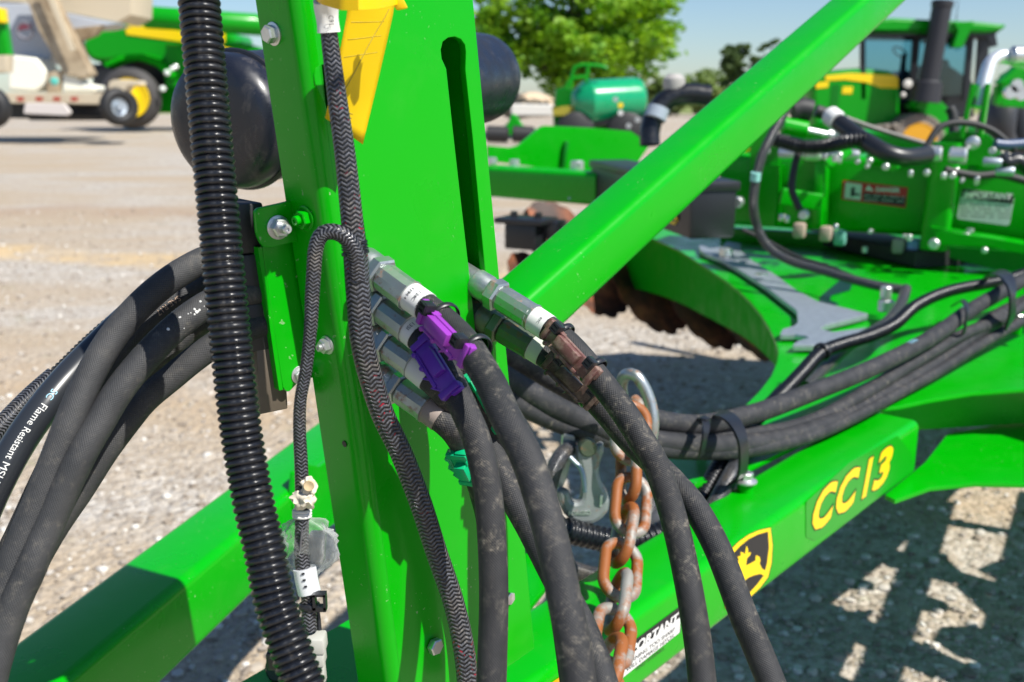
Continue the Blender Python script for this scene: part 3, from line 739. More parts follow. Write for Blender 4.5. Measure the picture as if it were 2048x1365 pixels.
rr_ = random.Random(4)
for i in range(26):
    x = rr_.uniform(1530, 2040); y = 318 + (x - 1640) * .15 + rr_.choice((-8, -2, 132)) + rr_.uniform(-5, 5)
    pin(x, y, 3.02 + rr_.uniform(-.05, .05), rr_.uniform(.006, .011), .02, rr_.choice((UP, nC)), name='flange_bolt')
for (xa, ya, xb, yb, z, w_) in ((1655, 330, 1700, 300, 3.1, .03), (1772, 296, 1790, 340, 3.15, .03), (1562, 392, 1640, 404, 3.15, .05)):
    beam_mb(P(xa, ya, z), P(xb, yb, z), nC, w_, w_ * .6, .004).build('brace_bracket', GREEN, IMP)
for (xa, ya, xb, yb, z) in ((1560, 250, 1655, 270, 3.3), (1735, 312, 1840, 326, 3.25), (1950, 318, 2048, 338, 3.15)):
    p0, p1 = P(xa, ya, z), P(xb, yb, z); a_ = p1 - p0; L_ = a_.length
    MB().lathe(p0, a_, [(.012, 0), (.030, .01), (.030, L_ * .55), (.022, L_ * .57)], 20).build('cylinder_barrel', GREEN, IMP)
    MB().lathe(p0, a_, [(.012, L_ * .55), (.012, L_), (.020, L_), (.020, L_ + .03)], 16).build('cylinder_rod', ZINC_C, IMP)
# --- wing frame seen left of the brace
WG = Pl(Vector((.30, -.95, 0)), P(1080, 300, 4.6))
plate('wing_plate', [(975, 292), (1020, 296), (1036, 292), (1082, 254), (1092, 252), (1180, 256), (1262, 263), (1300, 290), (1262, 345), (1180, 345), (1100, 338), (975, 322)], WG, .02, GREEN, IMP)
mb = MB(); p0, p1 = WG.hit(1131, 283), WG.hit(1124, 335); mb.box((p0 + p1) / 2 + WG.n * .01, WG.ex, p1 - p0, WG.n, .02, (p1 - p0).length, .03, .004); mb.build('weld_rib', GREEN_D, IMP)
q0, q1 = P(975, 361, 4.35), P(1210, 377, 3.95)
beam_mb(q0, q1, UP, .13, .13, .02).build('wing_tube', GREEN, IMP, smooth=60)
pin(1029, 326, 4.3, .022, .03, UP); pin(984, 322, 4.3, .022, .03, UP); pin(1154, 334, 4.1, .028, .05, UP); pin(1174, 354, 4.0, .022, .03)
beam_mb(P(1147, 350, 4.0), P(1143, 400, 4.0), nC, .022, .022, .004).build('adjuster_rod', STEEL, IMP)
# --- discs
def disc(p, ax, r_, notch, depth, name='notched_disc', dish=.035):
    mb = MB(); a = Vector(ax).normalized(); x = (UP - a * UP.z).normalized(); y = a.cross(x); n = notch * 16; vs = []; rings = [.02, .3, .6, .85, 1.0]
    for side in (0, .006):
        for q in rings:
            for i in range(n):
                t = 2 * math.pi * i / n; k = 1 - (depth * (1 - abs(math.sin(notch * t / 2))) if q > .99 else 0)
                rr = r_ * q * k; vs.append(p + a * (dish * (q * k) ** 2 + side) + (x * math.cos(t) + y * math.sin(t)) * rr)
    fs = []; m_ = len(rings)
    for s in (0, 1):
        for j in range(m_ - 1):
            for i in range(n):
                A = (s * m_ + j) * n; B = A + n; q = [A + i, A + (i + 1) % n, B + (i + 1) % n, B + i]; fs.append(q if s else q[::-1])
    for i in range(n):
        A = (m_ - 1) * n; B = (2 * m_ - 1) * n; fs.append([A + i, A + (i + 1) % n, B + (i + 1) % n, B + i])
    mb.add(vs, fs); return mb.build(name, RUST, IMP, smooth=30)
for i, (x, y) in enumerate(((1172, 650), (1285, 682), (1392, 712), (1486, 738))):
    Z = 4.3 - i * .05; b = P(x, y, Z); disc(b + UP * .23, Vector((.50, -.86, .0)), .23, 13, .075)
disc(P(1105, 470, 4.3), Vector((.35, -.93, .1)), .20, 12, .05)
disc(P(1060, 560, 4.2), Vector((.65, -.75, .1)), .16, 12, .05)
hb = MB(); pb = P(1052, 470, 3.7); hb.box(pb, eC, UP, nC, .13, .10, .10, .006); hb.box(pb + UP * .055, eC, UP, nC, .20, .02, .14, .004); hb.box(pb + Vector((.10, 0, .02)), eC, UP, nC, .08, .07, .08, .006)
for k in (-.05, .05): hb.lathe(pb + UP * .065 + eC * k, UP, [(.014, 0), (.014, .02)], 6)
hb.build('bearing_block', BLK, IMP, smooth=30)

# --- black tool box on the deck, emblem on its left face
TBX = thing('tool_box', 'black plastic storage box with a yellow emblem on the green deck behind the diagonal tube', 'storage box', P(1385, 470, 3.0))
bx0 = P(1378, 480, 3.0)                                 # near bottom corner
exb = P(1180, 405, 4.0) - bx0; exb.z = 0; Lb = exb.length; exb.normalize(); eyb = Vector((exb.y, -exb.x, 0)).normalized()
Hb = (P(1378, 382, 3.0) - bx0).length * 1.15; Wb = .15
cb = bx0 + exb * Lb / 2 + eyb * Wb / 2 + UP * Hb / 2
mb = MB(); mb.box(cb, exb, eyb, UP, Lb, Wb, Hb, .012); mb.build('body', BLK, TBX)
mb = MB(); mb.box(cb + UP * (Hb / 2 - .012), exb, eyb, UP, Lb + .014, Wb + .014, .03, .006); mb.build('lid', BLK, TBX)
pe = Pl(-eyb, bx0); ql = [pe.hit(1338, 425), pe.hit(1347, 421), pe.hit(1357, 428), pe.hit(1358, 440), pe.hit(1352, 450), pe.hit(1340, 446)]
plate('emblem', ql, pe.off(.004), .002, YEL, TBX, world=True); plate('emblem_field', [(1341, 427), (1347, 424), (1355, 430), (1355, 438), (1350, 446), (1342, 442)], pe.off(.006), .002, INK, TBX)
plate('emblem_deer', [(1343, 432), (1349, 430), (1354, 437), (1352, 443), (1346, 437), (1343, 441)], pe.off(.008), .002, YEL, TBX)

# --- black document canister behind the mast
c_a, c_b = P(452, 246, .95), P(952, 158, 1.42)
CAN = thing('document_canister', 'glossy black round canister lying across behind the slotted green mast', 'canister', (c_a + c_b) / 2)
ax = (c_b - c_a).normalized(); Lc = (c_b - c_a).length; r_ = .064
MB().lathe(c_a, ax, [(.001, -.016), (.040, -.0155), (.052, -.013), (.059, -.009), (r_ * .99, -.001), (r_ * 1.01, .012), (r_, .02), (r_, Lc * .55), (r_ * .985, Lc * .55 + .003), (r_ * .985, Lc), (r_ * .96, Lc + .018), (r_ * .84, Lc + .036), (r_ * .6, Lc + .048), (.001, Lc + .052)], 64).build('body', mat('gloss_black_plastic', (.012, .014, .022), .34), CAN, smooth=50)
t = NT(bpy.data.materials['gloss_black_plastic']); g_ = t.n('NewGeometry').outputs['Position']
t.l(t.mix(t.ramp(t.noise(g_, 26, 6, .75, 1.2), [(.56, BW(0)), (.74, BW(.35))]), (.010, .012, .020), (.17, .15, .13)), t.b.inputs['Base Color']); t.l(t.ramp(t.noise(g_, 40, 5, .7), [(.35, BW(.22)), (.65, BW(.5))]), t.b.inputs['Roughness'])
MB().torus(c_a + ax * .02, ax, r_ + .0005, .0035, 64, 8).build('lid_rim', BLK, CAN)
mb = MB(); mb.torus(c_a + ax * .17, ax, r_ + .003, .004, 64, 8, flat=3.0); mb.build('strap', BLK, CAN)
mb = MB(); xx = (UP - ax * UP.dot(ax)).normalized(); mb.box(c_a + ax * .17 + xx * (r_ + .012), ax, ax.cross(xx), xx, .07, .06, .012, .004); mb.build('latch', BLK, CAN)
dm = mat('scuff', (.30, .30, .31), .7); t = NT(dm)
pth = []
mb = MB(); vs = []; fs = []
for i in range(5):
    for j in range(7):
        a_ = face_angle((c_a + ax * .10, ax, xx, ax.cross(xx))) - .15 + .22 * i / 4 * (1 if j > 1 else 1.2); l_ = .088 + .004 * math.sin(i * 3 + j) + i * .002 if False else .082 + .006 * i
        d = xx * math.cos(a_ + .12 * j / 6) + ax.cross(xx) * math.sin(a_ + .12 * j / 6)
# scuff marks near the lid
for k in range(26):
    a_ = face_angle((c_a + ax * .10, ax, xx, ax.cross(xx))) + random.uniform(-.05, .28); l_ = .022 + random.uniform(0, .020); y_ = ax.cross(xx)
    d = xx * math.cos(a_) + y_ * math.sin(a_); s_ = random.uniform(.0006, .0018); tt = ax.cross(d)
    mb.box(c_a + ax * l_ + d * (r_ + .0001), ax, tt, d, s_ * 2, s_ * 1.6, .0004)
mb.build('scuff_marks', dm, CAN, smooth=0)

# --- hose clamp stack on a green bracket, left of the mast
BK = Pl(Vector((.62, -.78, 0)), P(557, 455, .69))
plate('hose_bracket', [(510, 424), (516, 417), (558, 408), (700, 372), (700, 470), (600, 482), (540, 497), (524, 492), (514, 470)], BK, .004, GREEN, IMP, rc=.0035, bev=.0006)
BK2 = BK.off(-.010)
BKT = plate('bracket_channel', [(524, 490), (578, 478), (612, 470), (640, 640), (672, 745), (600, 762), (577, 786), (566, 778), (545, 640)], BK2, .004, GREEN, IMP, bev=.0006, rc=.003)
mb = MB(); pA, pB = BK2.hit(524, 495), BK2.hit(566, 780); mb.prism([pA, pB, pB - BK2.n * .05, pA - BK2.n * .05], -BK2.ex * .003); mb.build('bracket_channel', GREEN, IMP, smooth=0)
hexbolt('clamp_nut', BK.hit(556, 455), BK.n, .0066, IMP, ZINC_C, h=.006, stud=.008, washer=1.28, rot=.5)
hexbolt('hex_bolt', BK2.hit(600, 750), BK2.n, .0052, IMP, ZINC_C, h=.004)
CL = thing('hose_clamp', 'black stacked hose clamp block on the green bracket left of the mast', 'clamp', BK2.hit(510, 560) - BK2.n * .03)
mb = MB(); t0, t1 = BK2.hit(505, 408), BK2.hit(548, 705); dd = (t1 - t0); nseg = 3
for i in range(nseg):
    ca_ = t0 + dd * (i + .5) / nseg; mb.box(ca_ - BK2.n * .030 - BK2.ex * .002, BK2.ex, dd, BK2.n, .026, dd.length / nseg * .985, .046, .002)
mb.build('clamp_body', mat('clamp_plastic', (.018, .018, .020), .5), CL)
bpl = Pl(Vector((-.78, -.62, 0)), t1 - BK2.n * .01 - BK2.ex * .013)
mb = MB(); mb.box(t1 - UP * .022 - BK2.n * .03 + BK2.ex * .001, BK2.ex, UP, BK2.n, .022, .05, .045, .001); mb.build('end_block', mat('brown_grey_coat', (.10, .08, .06), .5), CL)
mb = MB()
for k in (.012, .040): mb.box(t0 + dd * .5 - BK2.n * k * 1.3 - BK2.ex * .0165, BK2.ex, dd, BK2.n, .003, dd.length * 1.04, .006, .0006)
mb.build('clamp_rail', GREEN, CL)
mb = MB(); mb.lathe(t1 - UP * .018 - BK2.n * .028 - BK2.ex * .0102, -BK2.ex, [(.0045, 0), (.0045, .0006)], 20); mb.build('bolt_hole', INK, CL, smooth=0)
# ------------------------------------------------------------------ hydraulic hoses on the mast
HR = .0098
def clip(parent, p, a, n_, m_, tie=True, L=.052, mir=-1, dirt=False):
    """snap-on identification clip: p centre on hose surface, a along the hose, n_ outward"""
    a = a.normalized(); n_ = (n_ - a * n_.dot(a)).normalized(); t = a.cross(n_) * mir
    mb = MB(); q = p + n_ * .0015
    mb.box(q, a, t, n_, L * .92, .0135, .004, .0008)
    mb.box(q + n_ * .0042 - a * .0015 + t * .0015, a, t, n_, L * .44, .0085, .0065, .0006)
    for s in (-1, 1):
        mb.box(q + a * s * L * .46, a, t, n_, .005, .0165, .0065, .0009)
        mb.box(q + a * s * L * .49 - n_ * .001 + t * .004, a + n_ * .3 * s, t, n_, .006, .009, .005, .0007)
    mb.box(q - t * .0072 - a * .002, a, t, n_, L * .66, .003, .0055, .0006)
    mb.box(q - t * .0078 + a * L * .12, a + t * .9, t, n_, .011, .0018, .0045, .0003)
    mb.box(q - t * .0078 + a * L * .30, a + t * .8, t, n_, .007, .0018, .0045, .0003)
    mb.box(q - t * .0078 - a * L * .22, a, t, n_, L * .22, .0016, .0065, .0003)
    mb.box(q + t * .0062 - a * L * .32, a, t, n_, L * .2, .0014, .0065, .0003)
    mb.lathe(q - t * .0085 - a * L * .10 - n_ * .001, n_, [(.0019, 0), (.0019, .0042), (.0012, .0048)], 12)
    mb.lathe(q - t * .0085 - a * L * .36 - n_ * .001, n_, [(.0019, 0), (.0019, .0042), (.0012, .0048)], 12)
    cl = mb.build('identification_clip', m_, parent, smooth=35)
    if tie:
        for s in (-.34, .36):
            mb = MB(); hc = q + a * L * s + t * .0075 + n_ * .0045
            mb.box(hc, a, t, n_, .0076, .0080, .0076, .0006); mb.box(hc + n_ * .0042, a, t, n_, .0050, .0022, .0010)
            for e_ in (-1, 1): mb.box(hc + n_ * .0040 + t * .0028 * e_, a, t, n_, .0066, .0014, .0018); mb.box(hc + n_ * .0040 + a * .0028 * e_, a, t, n_, .0012, .0066, .0018)
            cc = p - n_ * HR + a * L * s
            mb.torus(cc, a, HR + .0016, .0010, 40, 8, flat=2.4); mb.build('cable_tie', BLK, cl, smooth=40)
    return cl
def coupler(parent, p0, p1, k=1.0, m_=None, ref=None, start=0.0):
    """p0 where it leaves the slot, p1 end of ferrule"""
    m_ = m_ or ZINC; a = (p1 - p0).normalized(); L = (p1 - p0).length; r = k
    mb = MB(); mb.lathe(p0, a, [(.0105 * r, -.02), (.0105 * r, L * .06), (.0118 * r, L * .08), (.0118 * r, L * .26), (.0109 * r, L * .29), (.0109 * r, L * .32)], 32)
    mb.build('coupler_body', m_, parent, smooth=35)
    mb = MB(); mb.lathe(p0, a, [(.0118 * r, L * .31), (.0136 * r, L * .335), (.0136 * r, L * .45), (.0122 * r, L * .475)], 6, ref=ref or UP, rot=.5)
    mb.build('hex_nut', m_, parent, smooth=25)
    mb = MB(); mb.lathe(p0, a, [(.0095 * r, L * .47), (.0105 * r, L * .50), (.0108 * r, L * .53), (.0108 * r, L * .96), (.0114 * r, L * .965), (.0114 * r, L * 1.0), (.0100 * r, L * 1.005)], 12, rot=.1)
    mb.build('ferrule', m_, parent, smooth=18)
def hyd_hose(label, cat, coup, label_end, path, r_=HR, k=1.0, m_=None, lab=WHT, group=None, noc=False):
    p0, p1 = (P(*q) for q in coup)
    o = thing('hydraulic_hose', label, 'hose', p0, group)
    if not noc: coupler(o, p0, p1, k, m_)
    le = P(*label_end)
    ctrl = [(p1 - (p1 - p0).normalized() * .012, r_ * .985)] + [(le, r_)] + pz(path, r_)
    h, F = tube('hose_body', ctrl, HOSE, o, n=28, step=.005)
    if lab:
        e = (le - p1).length + .010; sub = [(f[0], r_ + .0005) for f in F if .008 < f[4] < e]
        if len(sub) > 2: tube('label_sleeve', sub, lab, o, n=32, step=.004)
    return o, h, F
# hose 1: pale purple clip, the nearest one
h1, hb1, F1 = hyd_hose('black hose with the pale purple clip, hanging nearest the camera from the topmost left coupler', 'hose',
    [(722, 520, .700), (822, 594, .672)], (862, 622, .662),
    [(900, 654, .650), (934, 691, .635), (958, 728, .620), (986, 776, .604), (1008, 828, .590), (1039, 886, .578), (1061, 935, .572), (1086, 1014, .564), (1109, 1102, .558), (1132, 1215, .550), (1152, 1320, .545), (1166, 1440, .54)], r_=.0097)
# hose 2: dark violet clip
h2, hb2, F2 = hyd_hose('black hose with the dark violet clip, curving straight down in front of the mast', 'hose',
    [(726, 590, .708), (820, 659, .684)], (846, 684, .678),
    [(878, 722, .670), (908, 775, .660), (932, 828, .652), (951, 872, .648), (967, 935, .645), (978, 1002, .644), (985, 1105, .643), (987, 1207, .643), (983, 1330, .642), (979, 1450, .64)], r_=.0094)
h3, hb3, F3 = hyd_hose('black hose from the third left coupler, vanishing behind the violet clipped hose', 'hose',
    [(738, 665, .715), (830, 730, .694)], (868, 764, .69),
    [(898, 798, .70), (924, 850, .715), (950, 910, .73), (972, 980, .745), (986, 1080, .76), (992, 1200, .78), (988, 1400, .80)], r_=.0098)
h4, hb4, F4 = hyd_hose('black hose with the teal clip from the lowest left coupler of the mast', 'hose',
    [(756, 748, .722), (856, 818, .704)], (892, 846, .702),
    [(918, 876, .715), (944, 925, .735), (964, 985, .755), (980, 1060, .78), (990, 1200, .81), (990, 1400, .84)], r_=.0098, lab=mat('dusty_sleeve', (.27, .22, .19), .6))
h5, hb5, F5 = hyd_hose('shaded black hose squeezed between the two purple clipped hoses', 'hose',
    [(830, 600, .735), (880, 672, .730)], (905, 715, .725),
    [(929, 762, .735), (950, 806, .735), (968, 850, .732), (984, 895, .728), (1003, 945, .722), (1027, 997, .716), (1058, 1052, .706), (1084, 1102, .694), (1113, 1158, .68), (1138, 1205, .668), (1160, 1247, .656), (1181, 1297, .644), (1200, 1350, .634), (1222, 1430, .62)], r_=.0100, lab=None, noc=True)
h6, hb6, F6 = hyd_hose('black hose with a bright teal clip, half hidden left of the nearest hose', 'hose',
    [(880, 640, .750), (915, 705, .745)], (938, 745, .728),
    [(963, 790, .722), (990, 840, .725), (1012, 890, .73), (1038, 950, .735), (1066, 1015, .735), (1094, 1090, .73), (1120, 1190, .72), (1140, 1320, .71), (1155, 1440, .70)], r_=.0096, lab=None, noc=True)
# right pair
h7, hb7, F7 = hyd_hose('dusty black hose with the brown clip from the upper right coupler', 'hose',
    [(944, 560, .800), (1068, 637, .770)], (1105, 663, .762),
    [(1140, 692, .755), (1170, 725, .748), (1198, 760, .742), (1230, 800, .736), (1258, 840, .732), (1286, 885, .730), (1312, 930, .730), (1341, 1014, .728), (1363, 1102, .722), (1385, 1215, .712), (1400, 1320, .705), (1412, 1450, .695)], r_=.0100, k=.98)
h8, hb8, F8 = hyd_hose('black hose with the dark grimy clip, from the lower of the two right couplers', 'hose',
    [(950, 628, .815), (1064, 694, .795)], (1098, 716, .79),
    [(1138, 748, .785), (1178, 788, .782), (1218, 832, .780), (1255, 876, .775), (1322, 940, .762), (1356, 975, .752), (1393, 1020, .74), (1437, 1102, .722), (1486, 1229, .70), (1520, 1310, .692), (1572, 1440, .68)], r_=.0100, m_=ZINC_D, lab=mat('grimy_label', (.45, .47, .40), .5))
def side_dir(Fk, tx, ty):
    """outward direction on the hose pointing towards picture point tx,ty from the ring centre"""
    p = Fk[0]; z = (p - C0).dot(Vector((0, cT, -sT))); q = P(tx, ty, z * .985); d = q - p; t = Fk[1]; return (d - t * d.dot(t)).normalized()
def at_s(F, x, y):
    best = None
    for f in F:
        v = f[0] - C0; z = v.dot(Vector((0, cT, -sT))); px = 1024 + v.x / z * FPX; py = 682.5 - v.dot(Vector((0, sT, cT))) / z * FPX
        d = math.hypot(px - x, py - y)
        if best is None or d < best[0]: best = (d, f)
    return best[1]
def put_clip(o, F, x, y, m_, tx, ty, lift=0.0, **k):
    f = at_s(F, x, y); d = side_dir(f, tx, ty); d = (d + (C0 - f[0]).normalized() * lift).normalized()
    return clip(o, f[0] + d * f[5], f[1], d, m_, **k)
put_clip(h1, F1, 906, 660, PURP, 882, 684, lift=.9, L=.057)
put_clip(h2, F2, 884, 732, VIOL, 868, 745, lift=1.0, L=.045, tie=False)
put_clip(h4, F4, 936, 910, TEAL, 922, 922, lift=.15, L=.034, tie=False)
put_clip(h6, F6, 970, 802, TEAL, 990, 792, lift=1.2, L=.044, tie=False, mir=1)
put_clip(h7, F7, 1154, 706, BROWN, 1138, 720, lift=1.0, L=.054)
put_clip(h8, F8, 1150, 760, BROWND, 1138, 772, lift=1.0, L=.050)
# print on the label sleeves
def wraptxt(o, F, x, y, s, size, da=0, m_=INK, **k):
    f = at_s(F, x, y); text_tube('lettering', s, size, F, f[4], face_angle(f) + da, f[5] + .0006, m_, o, flip=1, around=True, **k)
s0_ = at_s(F1, 824, 595)[4]
for i, (s, z, da) in enumerate((('1194 4', .0036, .15), ('/ 24C', .0036, .1), ('- 25/04', .0038, .25), ('BAR/3000', .0030, .25), ('K6032', .0040, .1))):
    f = min(F1, key=lambda q: abs(q[4] - (s0_ + .0028 + i * .0034))); text_tube('lettering', s, z, F1, f[4], face_angle(f) + da - .75, f[5] + .0006, INK, h1, flip=1, around=True)
for (x, y, s, z) in ((828, 668, '13SI', .004), (836, 675, 'SD', .005), (841, 680, 'SOP', .004)): wraptxt(h2, F2, x, y, s, z, -.6)
for (x, y, s, z) in ((862, 758, 'A0', .004), (868, 764, 'V', .004)): wraptxt(h3, F3, x, y, s, z, -.3)
wraptxt(h7, F7, 1096, 656, '2194', .0034, -.6); wraptxt(h7, F7, 1088, 651, 'RYC', .0030, -.4)
mb = MB()
f = at_s(F8, 1080, 705)

# ------------------------------------------------------------------ hoses sweeping away to the left through the clamp
def plain_hose(label, px, r_, m_=HOSE_C, name='hydraulic_hose', n=26, group=None, **k):
    ctrl = pz(px, r_); o = thing(name, label, 'hose', ctrl[0][0], group); h, F = tube('hose_body', ctrl, m_, o, n=n, step=.005, **k); return o, h, F
hl1 = plain_hose('topmost black hose arching left out of the clamp block', [(560, 500, .735), (500, 508, .715), (440, 512, .70), (404, 522, .69), (345, 556, .675), (285, 606, .665), (225, 675, .655), (178, 756, .645), (141, 841, .635), (94, 960, .63), (50, 1065, .625), (8, 1172, .62), (-40, 1300, .615)], .0094)
hl2 = plain_hose('second black hose from the clamp block, with white paint specks', [(570, 578, .735), (510, 586, .715), (455, 592, .70), (410, 612, .69), (355, 652, .675), (300, 706, .66), (242, 776, .648), (199, 846, .64), (158, 918, .632), (106, 1030, .628), (60, 1140, .62), (30, 1205, .617), (4, 1280, .615), (-18, 1360, .61), (-34, 1450, .61)], .0096)
hl3 = plain_hose('third black hose from the clamp block, lowest of the arching bundle', [(580, 640, .735), (520, 650, .720), (460, 672, .705), (400, 710, .70), (340, 758, .695), (290, 800, .69), (255, 842, .685), (208, 905, .68), (160, 980, .675), (112, 1050, .67), (72, 1118, .665), (38, 1185, .66), (10, 1255, .655), (-10, 1330, .65), (-26, 1430, .65)], .0094)
hl4 = plain_hose('black hose running in the shade behind the arching bundle', [(560, 590, .77), (490, 600, .76), (420, 632, .75), (356, 680, .74), (300, 728, .73), (245, 790, .72), (190, 870, .71), (125, 970, .70), (70, 1060, .69), (15, 1150, .68), (-40, 1250, .67)], .0098)
hl5 = plain_hose('blue black hose squeezed between the two topmost arching hoses', [(540, 520, .76), (470, 545, .75), (400, 572, .74), (340, 605, .73), (285, 650, .72), (235, 706, .71), (190, 770, .70), (150, 840, .695), (90, 960, .69), (30, 1090, .68), (-30, 1210, .67)], .0096)
SM = mat('smooth_hose_jacket', (.022, .025, .030), .3)
hl6 = plain_hose('smooth black hose printed Flame Resistant at the left edge', [(420, 540, .79), (340, 575, .77), (265, 630, .75), (195, 697, .73), (138, 755, .715), (88, 815, .70), (42, 880, .69), (2, 950, .68), (-35, 1030, .675), (-70, 1130, .67)], .0112, SM)
f = at_s(hl6[2], 88, 822)
text_tube('lettering', 'Flame Resistant MSHA', .0068, hl6[2], f[4], face_angle(f) + .25, .0115, INKW, hl6[0], flip=1)
f = at_s(hl6[2], 104, 797); text_tube('lettering', 'SC', .0065, hl6[2], f[4], face_angle(f) + .3, .0115, LBLUE, hl6[0], flip=1)
f = at_s(hl5[2], 352, 596); text_tube('lettering', 'SAE R17', .0058, hl5[2], f[4] , face_angle(f) + .1, .0098, mat('tan_ink', (.4, .28, .2), .6), hl5[0], flip=1)
# paint specks on hose
mb = MB(); f = at_s(hl2[2], 372, 636)
for k in range(16):
    g_ = hl2[2][min(len(hl2[2]) - 2, hl2[2].index(f) + random.randint(-2, 3))]; a_ = face_angle(g_) + random.uniform(-.5, .5); d = g_[2] * math.cos(a_) + g_[3] * math.sin(a_)
    mb.lathe(g_[0] + g_[1] * random.uniform(-.003, .003) + d * (g_[5] - .0001), d, [(random.uniform(.0003, .0013), 0), (.0002, .0004)], 7)
mb.build('paint_specks', WHT, hl2[0], smooth=0)
# thin ribbed loom at the outer side of the bundle
def ribs(amp, per, duty=.55):
    def f(s, r_, a):
        q = (s / per) % 1.0; k = .5 - .5 * math.cos(2 * math.pi * q); return r_ + amp * (k ** .8 - .5) * 2
    return f
def ribbed(name, label, px, r_, per, amp, cat='conduit', step=None, n=22, m_=None, group=None):
    ctrl = pz(px, r_); o = thing(name, label, cat, ctrl[0][0], group)
    h, F = tube('conduit_body', ctrl, m_ or CONDUIT, o, n=n, step=step or per / 9, rf=ribs(amp, per)); return o, h, F
ribbed('ribbed_conduit', 'thin ribbed black conduit peeping out above the left hose bundle', [(300, 615, .82), (240, 645, .80), (186, 690, .78), (130, 745, .76), (70, 800, .74)], .0085, .0042, .0009)
bo = thing('braided_harness', 'short braided black cable at the far left edge above the printed hose', 'cable', P(20, 850, .72))
tube('sleeve', pz([(110, 752, .74), (66, 790, .73), (28, 828, .72), (-10, 868, .71), (-50, 915, .70)], .0075), BRAID2, bo, n=20)

# big ribbed conduit in front
cond_px = [(392, -60, .600), (398, 0, .600), (416, 200, .600), (434, 400, .600), (453, 600, .600), (474, 800, .600), (488, 900, .600), (508, 1010, .597), (529, 1100, .594), (549, 1200, .590), (582, 1300, .585), (606, 1365, .582), (645, 1460, .578)]
CO = thing('ribbed_conduit', 'thick ribbed black conduit hanging full height in front of the left hose bundle', 'conduit', P(474, 800, .6))
path = pz(cond_px, .0114)
per = .00455
def crf(s, r_, a):
    q = (s / per) % 1.0
    k = 1.0 if q < .48 else 0.0
    k = abs(math.sin(math.pi * q)) ** .55
    rr = r_ + .00120 * (k - .5) * 2
    if abs(((a - seam + math.pi) % (2 * math.pi)) - math.pi) < .09: rr -= .0006 * k
    return rr
seam = 0
Ftmp = frames(catmull(path, per / 12)); seam = face_angle(Ftmp[len(Ftmp) // 3]) + .05
tube('conduit_body', path, CONDUIT, CO, n=44, step=per / 12, rf=crf)

# ------------------------------------------------------------------ braided harness with its branch
HA = thing('wiring_harness', 'braided black wiring harness with a white top label, running down the mast and branching left', 'wiring harness', P(710, 500, .66))
main = [(640, -70, .58, .0052), (650, 0, .60, .0052), (656, 50, .608, .0052), (662, 100, .612, .0055), (675, 200, .618, .0061), (689, 300, .625, .0066), (699, 390, .63, .0070), (707, 470, .635, .0073), (712, 520, .638, .0080), (717, 600, .642, .0079), (724, 680, .648, .0078), (740, 750, .655, .0079), (766, 830, .665, .0078), (802, 905, .675, .0078), (840, 1003, .685, .0078), (873, 1105, .695, .0077), (907, 1205, .70, .0076), (928, 1300, .70, .0076), (938, 1400, .70, .0075)]
mo, MF = tube('main_sleeve', pz(main, .007), BRAID, HA, n=28, step=.004)
br = [(716, 560, .636, .0056), (712, 510, .632, .0056), (696, 480, .628, .0054), (676, 466, .625, .0053), (655, 464, .624, .0052), (640, 474, .624, .0050), (631, 500, .625, .0048), (627, 550, .627, .0047), (624, 600, .63, .0046), (621, 660, .632, .0042), (612, 740, .637, .0040), (601, 800, .642, .0040), (599, 860, .645, .0042), (602, 920, .647, .0044), (604, 980, .65, .0046), (604, 1050, .652, .0046), (603, 1110, .653, .0048), (610, 1160, .654, .0050), (618, 1200, .655, .0050), (618, 1262, .655, .0052)]
BR2 = braid_mat(5, 430, 1.6, 'branch_braiding', False)
bro, BF = tube('branch_sleeve', pz(br, .005), BR2, HA, n=24, step=.0035)
# wrap of loose strands where the branch leaves
mb = MB()
for k in range(6):
    f = at_s(MF, 709 + k * .8, 478 + k * 6); mb.torus(f[0], f[1] + Vector((.12 * (k % 3 - 1), 0, .1 * (k % 2))), f[5] + .0006, .0006, 30, 6)
mb.build('strand_wrap', BR2, HA)
# white taped label at the top
f0 = [f for f in MF]; sA = at_s(MF, 651, 8)[4]; sB = at_s(MF, 661, 68)[4]
sub = [(f[0], .0068 + .0004 * math.sin(f[4] * 300)) for f in MF if sA <= f[4] <= sB]
rag = sB - sA
def lrf(s, r_, a): return r_ * (1 + .10 * math.cos(3 * a + .6) + .03 * math.sin(7 * a + s * 300))
lo, LF = tube('label_tape', sub, WHT, HA, n=26, step=.003, rf=lrf)
f = at_s(LF, 658, 28); text_tube('lettering', 'C91', .0042, LF, f[4], face_angle(f) - .1, .0078, INK, lo, flip=1)
# branch: knotted tape, white tie, clear bag, second label, cable tie, connector
f = at_s(BF, 604, 992); tk = mat('masking_tape', (.62, .56, .44), .7)
def lump(name, c, rx, m_, parent, seed=0, sub=3, amp=.35, fr=1.8):
    bm = bmesh.new(); bmesh.ops.create_icosphere(bm, subdivisions=sub, radius=1)
    for v in bm.verts:
        k = 1 + amp * noise.noise(v.co * fr + Vector((seed, 0, 0))); v.co = Vector((v.co.x * rx[0] * k, v.co.y * rx[1] * k, v.co.z * rx[2] * k)) + c
    me = bpy.data.meshes.new(name); bm.to_mesh(me); bm.free(); return link_mesh(name, me, m_, parent, smooth=60)
lump('knotted_tape', P(608, 998, .642), (.0072, .007, .0068), tk, HA, 1, 3, .6, 2.2)
lump('knotted_tape', P(617, 975, .640), (.0050, .005, .0066), tk, HA, 4, 3, .6, 2.4)
MB().lathe(P(618, 972, .634), (.1, -1, .2), [(.0035, 0), (.0032, .0015), (.001, .0006)], 14).build('foam_plug', mat('foam', (.5, .38, .22), .9), HA)
f = at_s(BF, 605, 1027); mb = MB()
for k in (-.0018, 0, .0018): mb.torus(f[0] + f[1] * k, f[1], .0054, .0011, 32, 8)
mb.build('white_tie', WHT, HA)
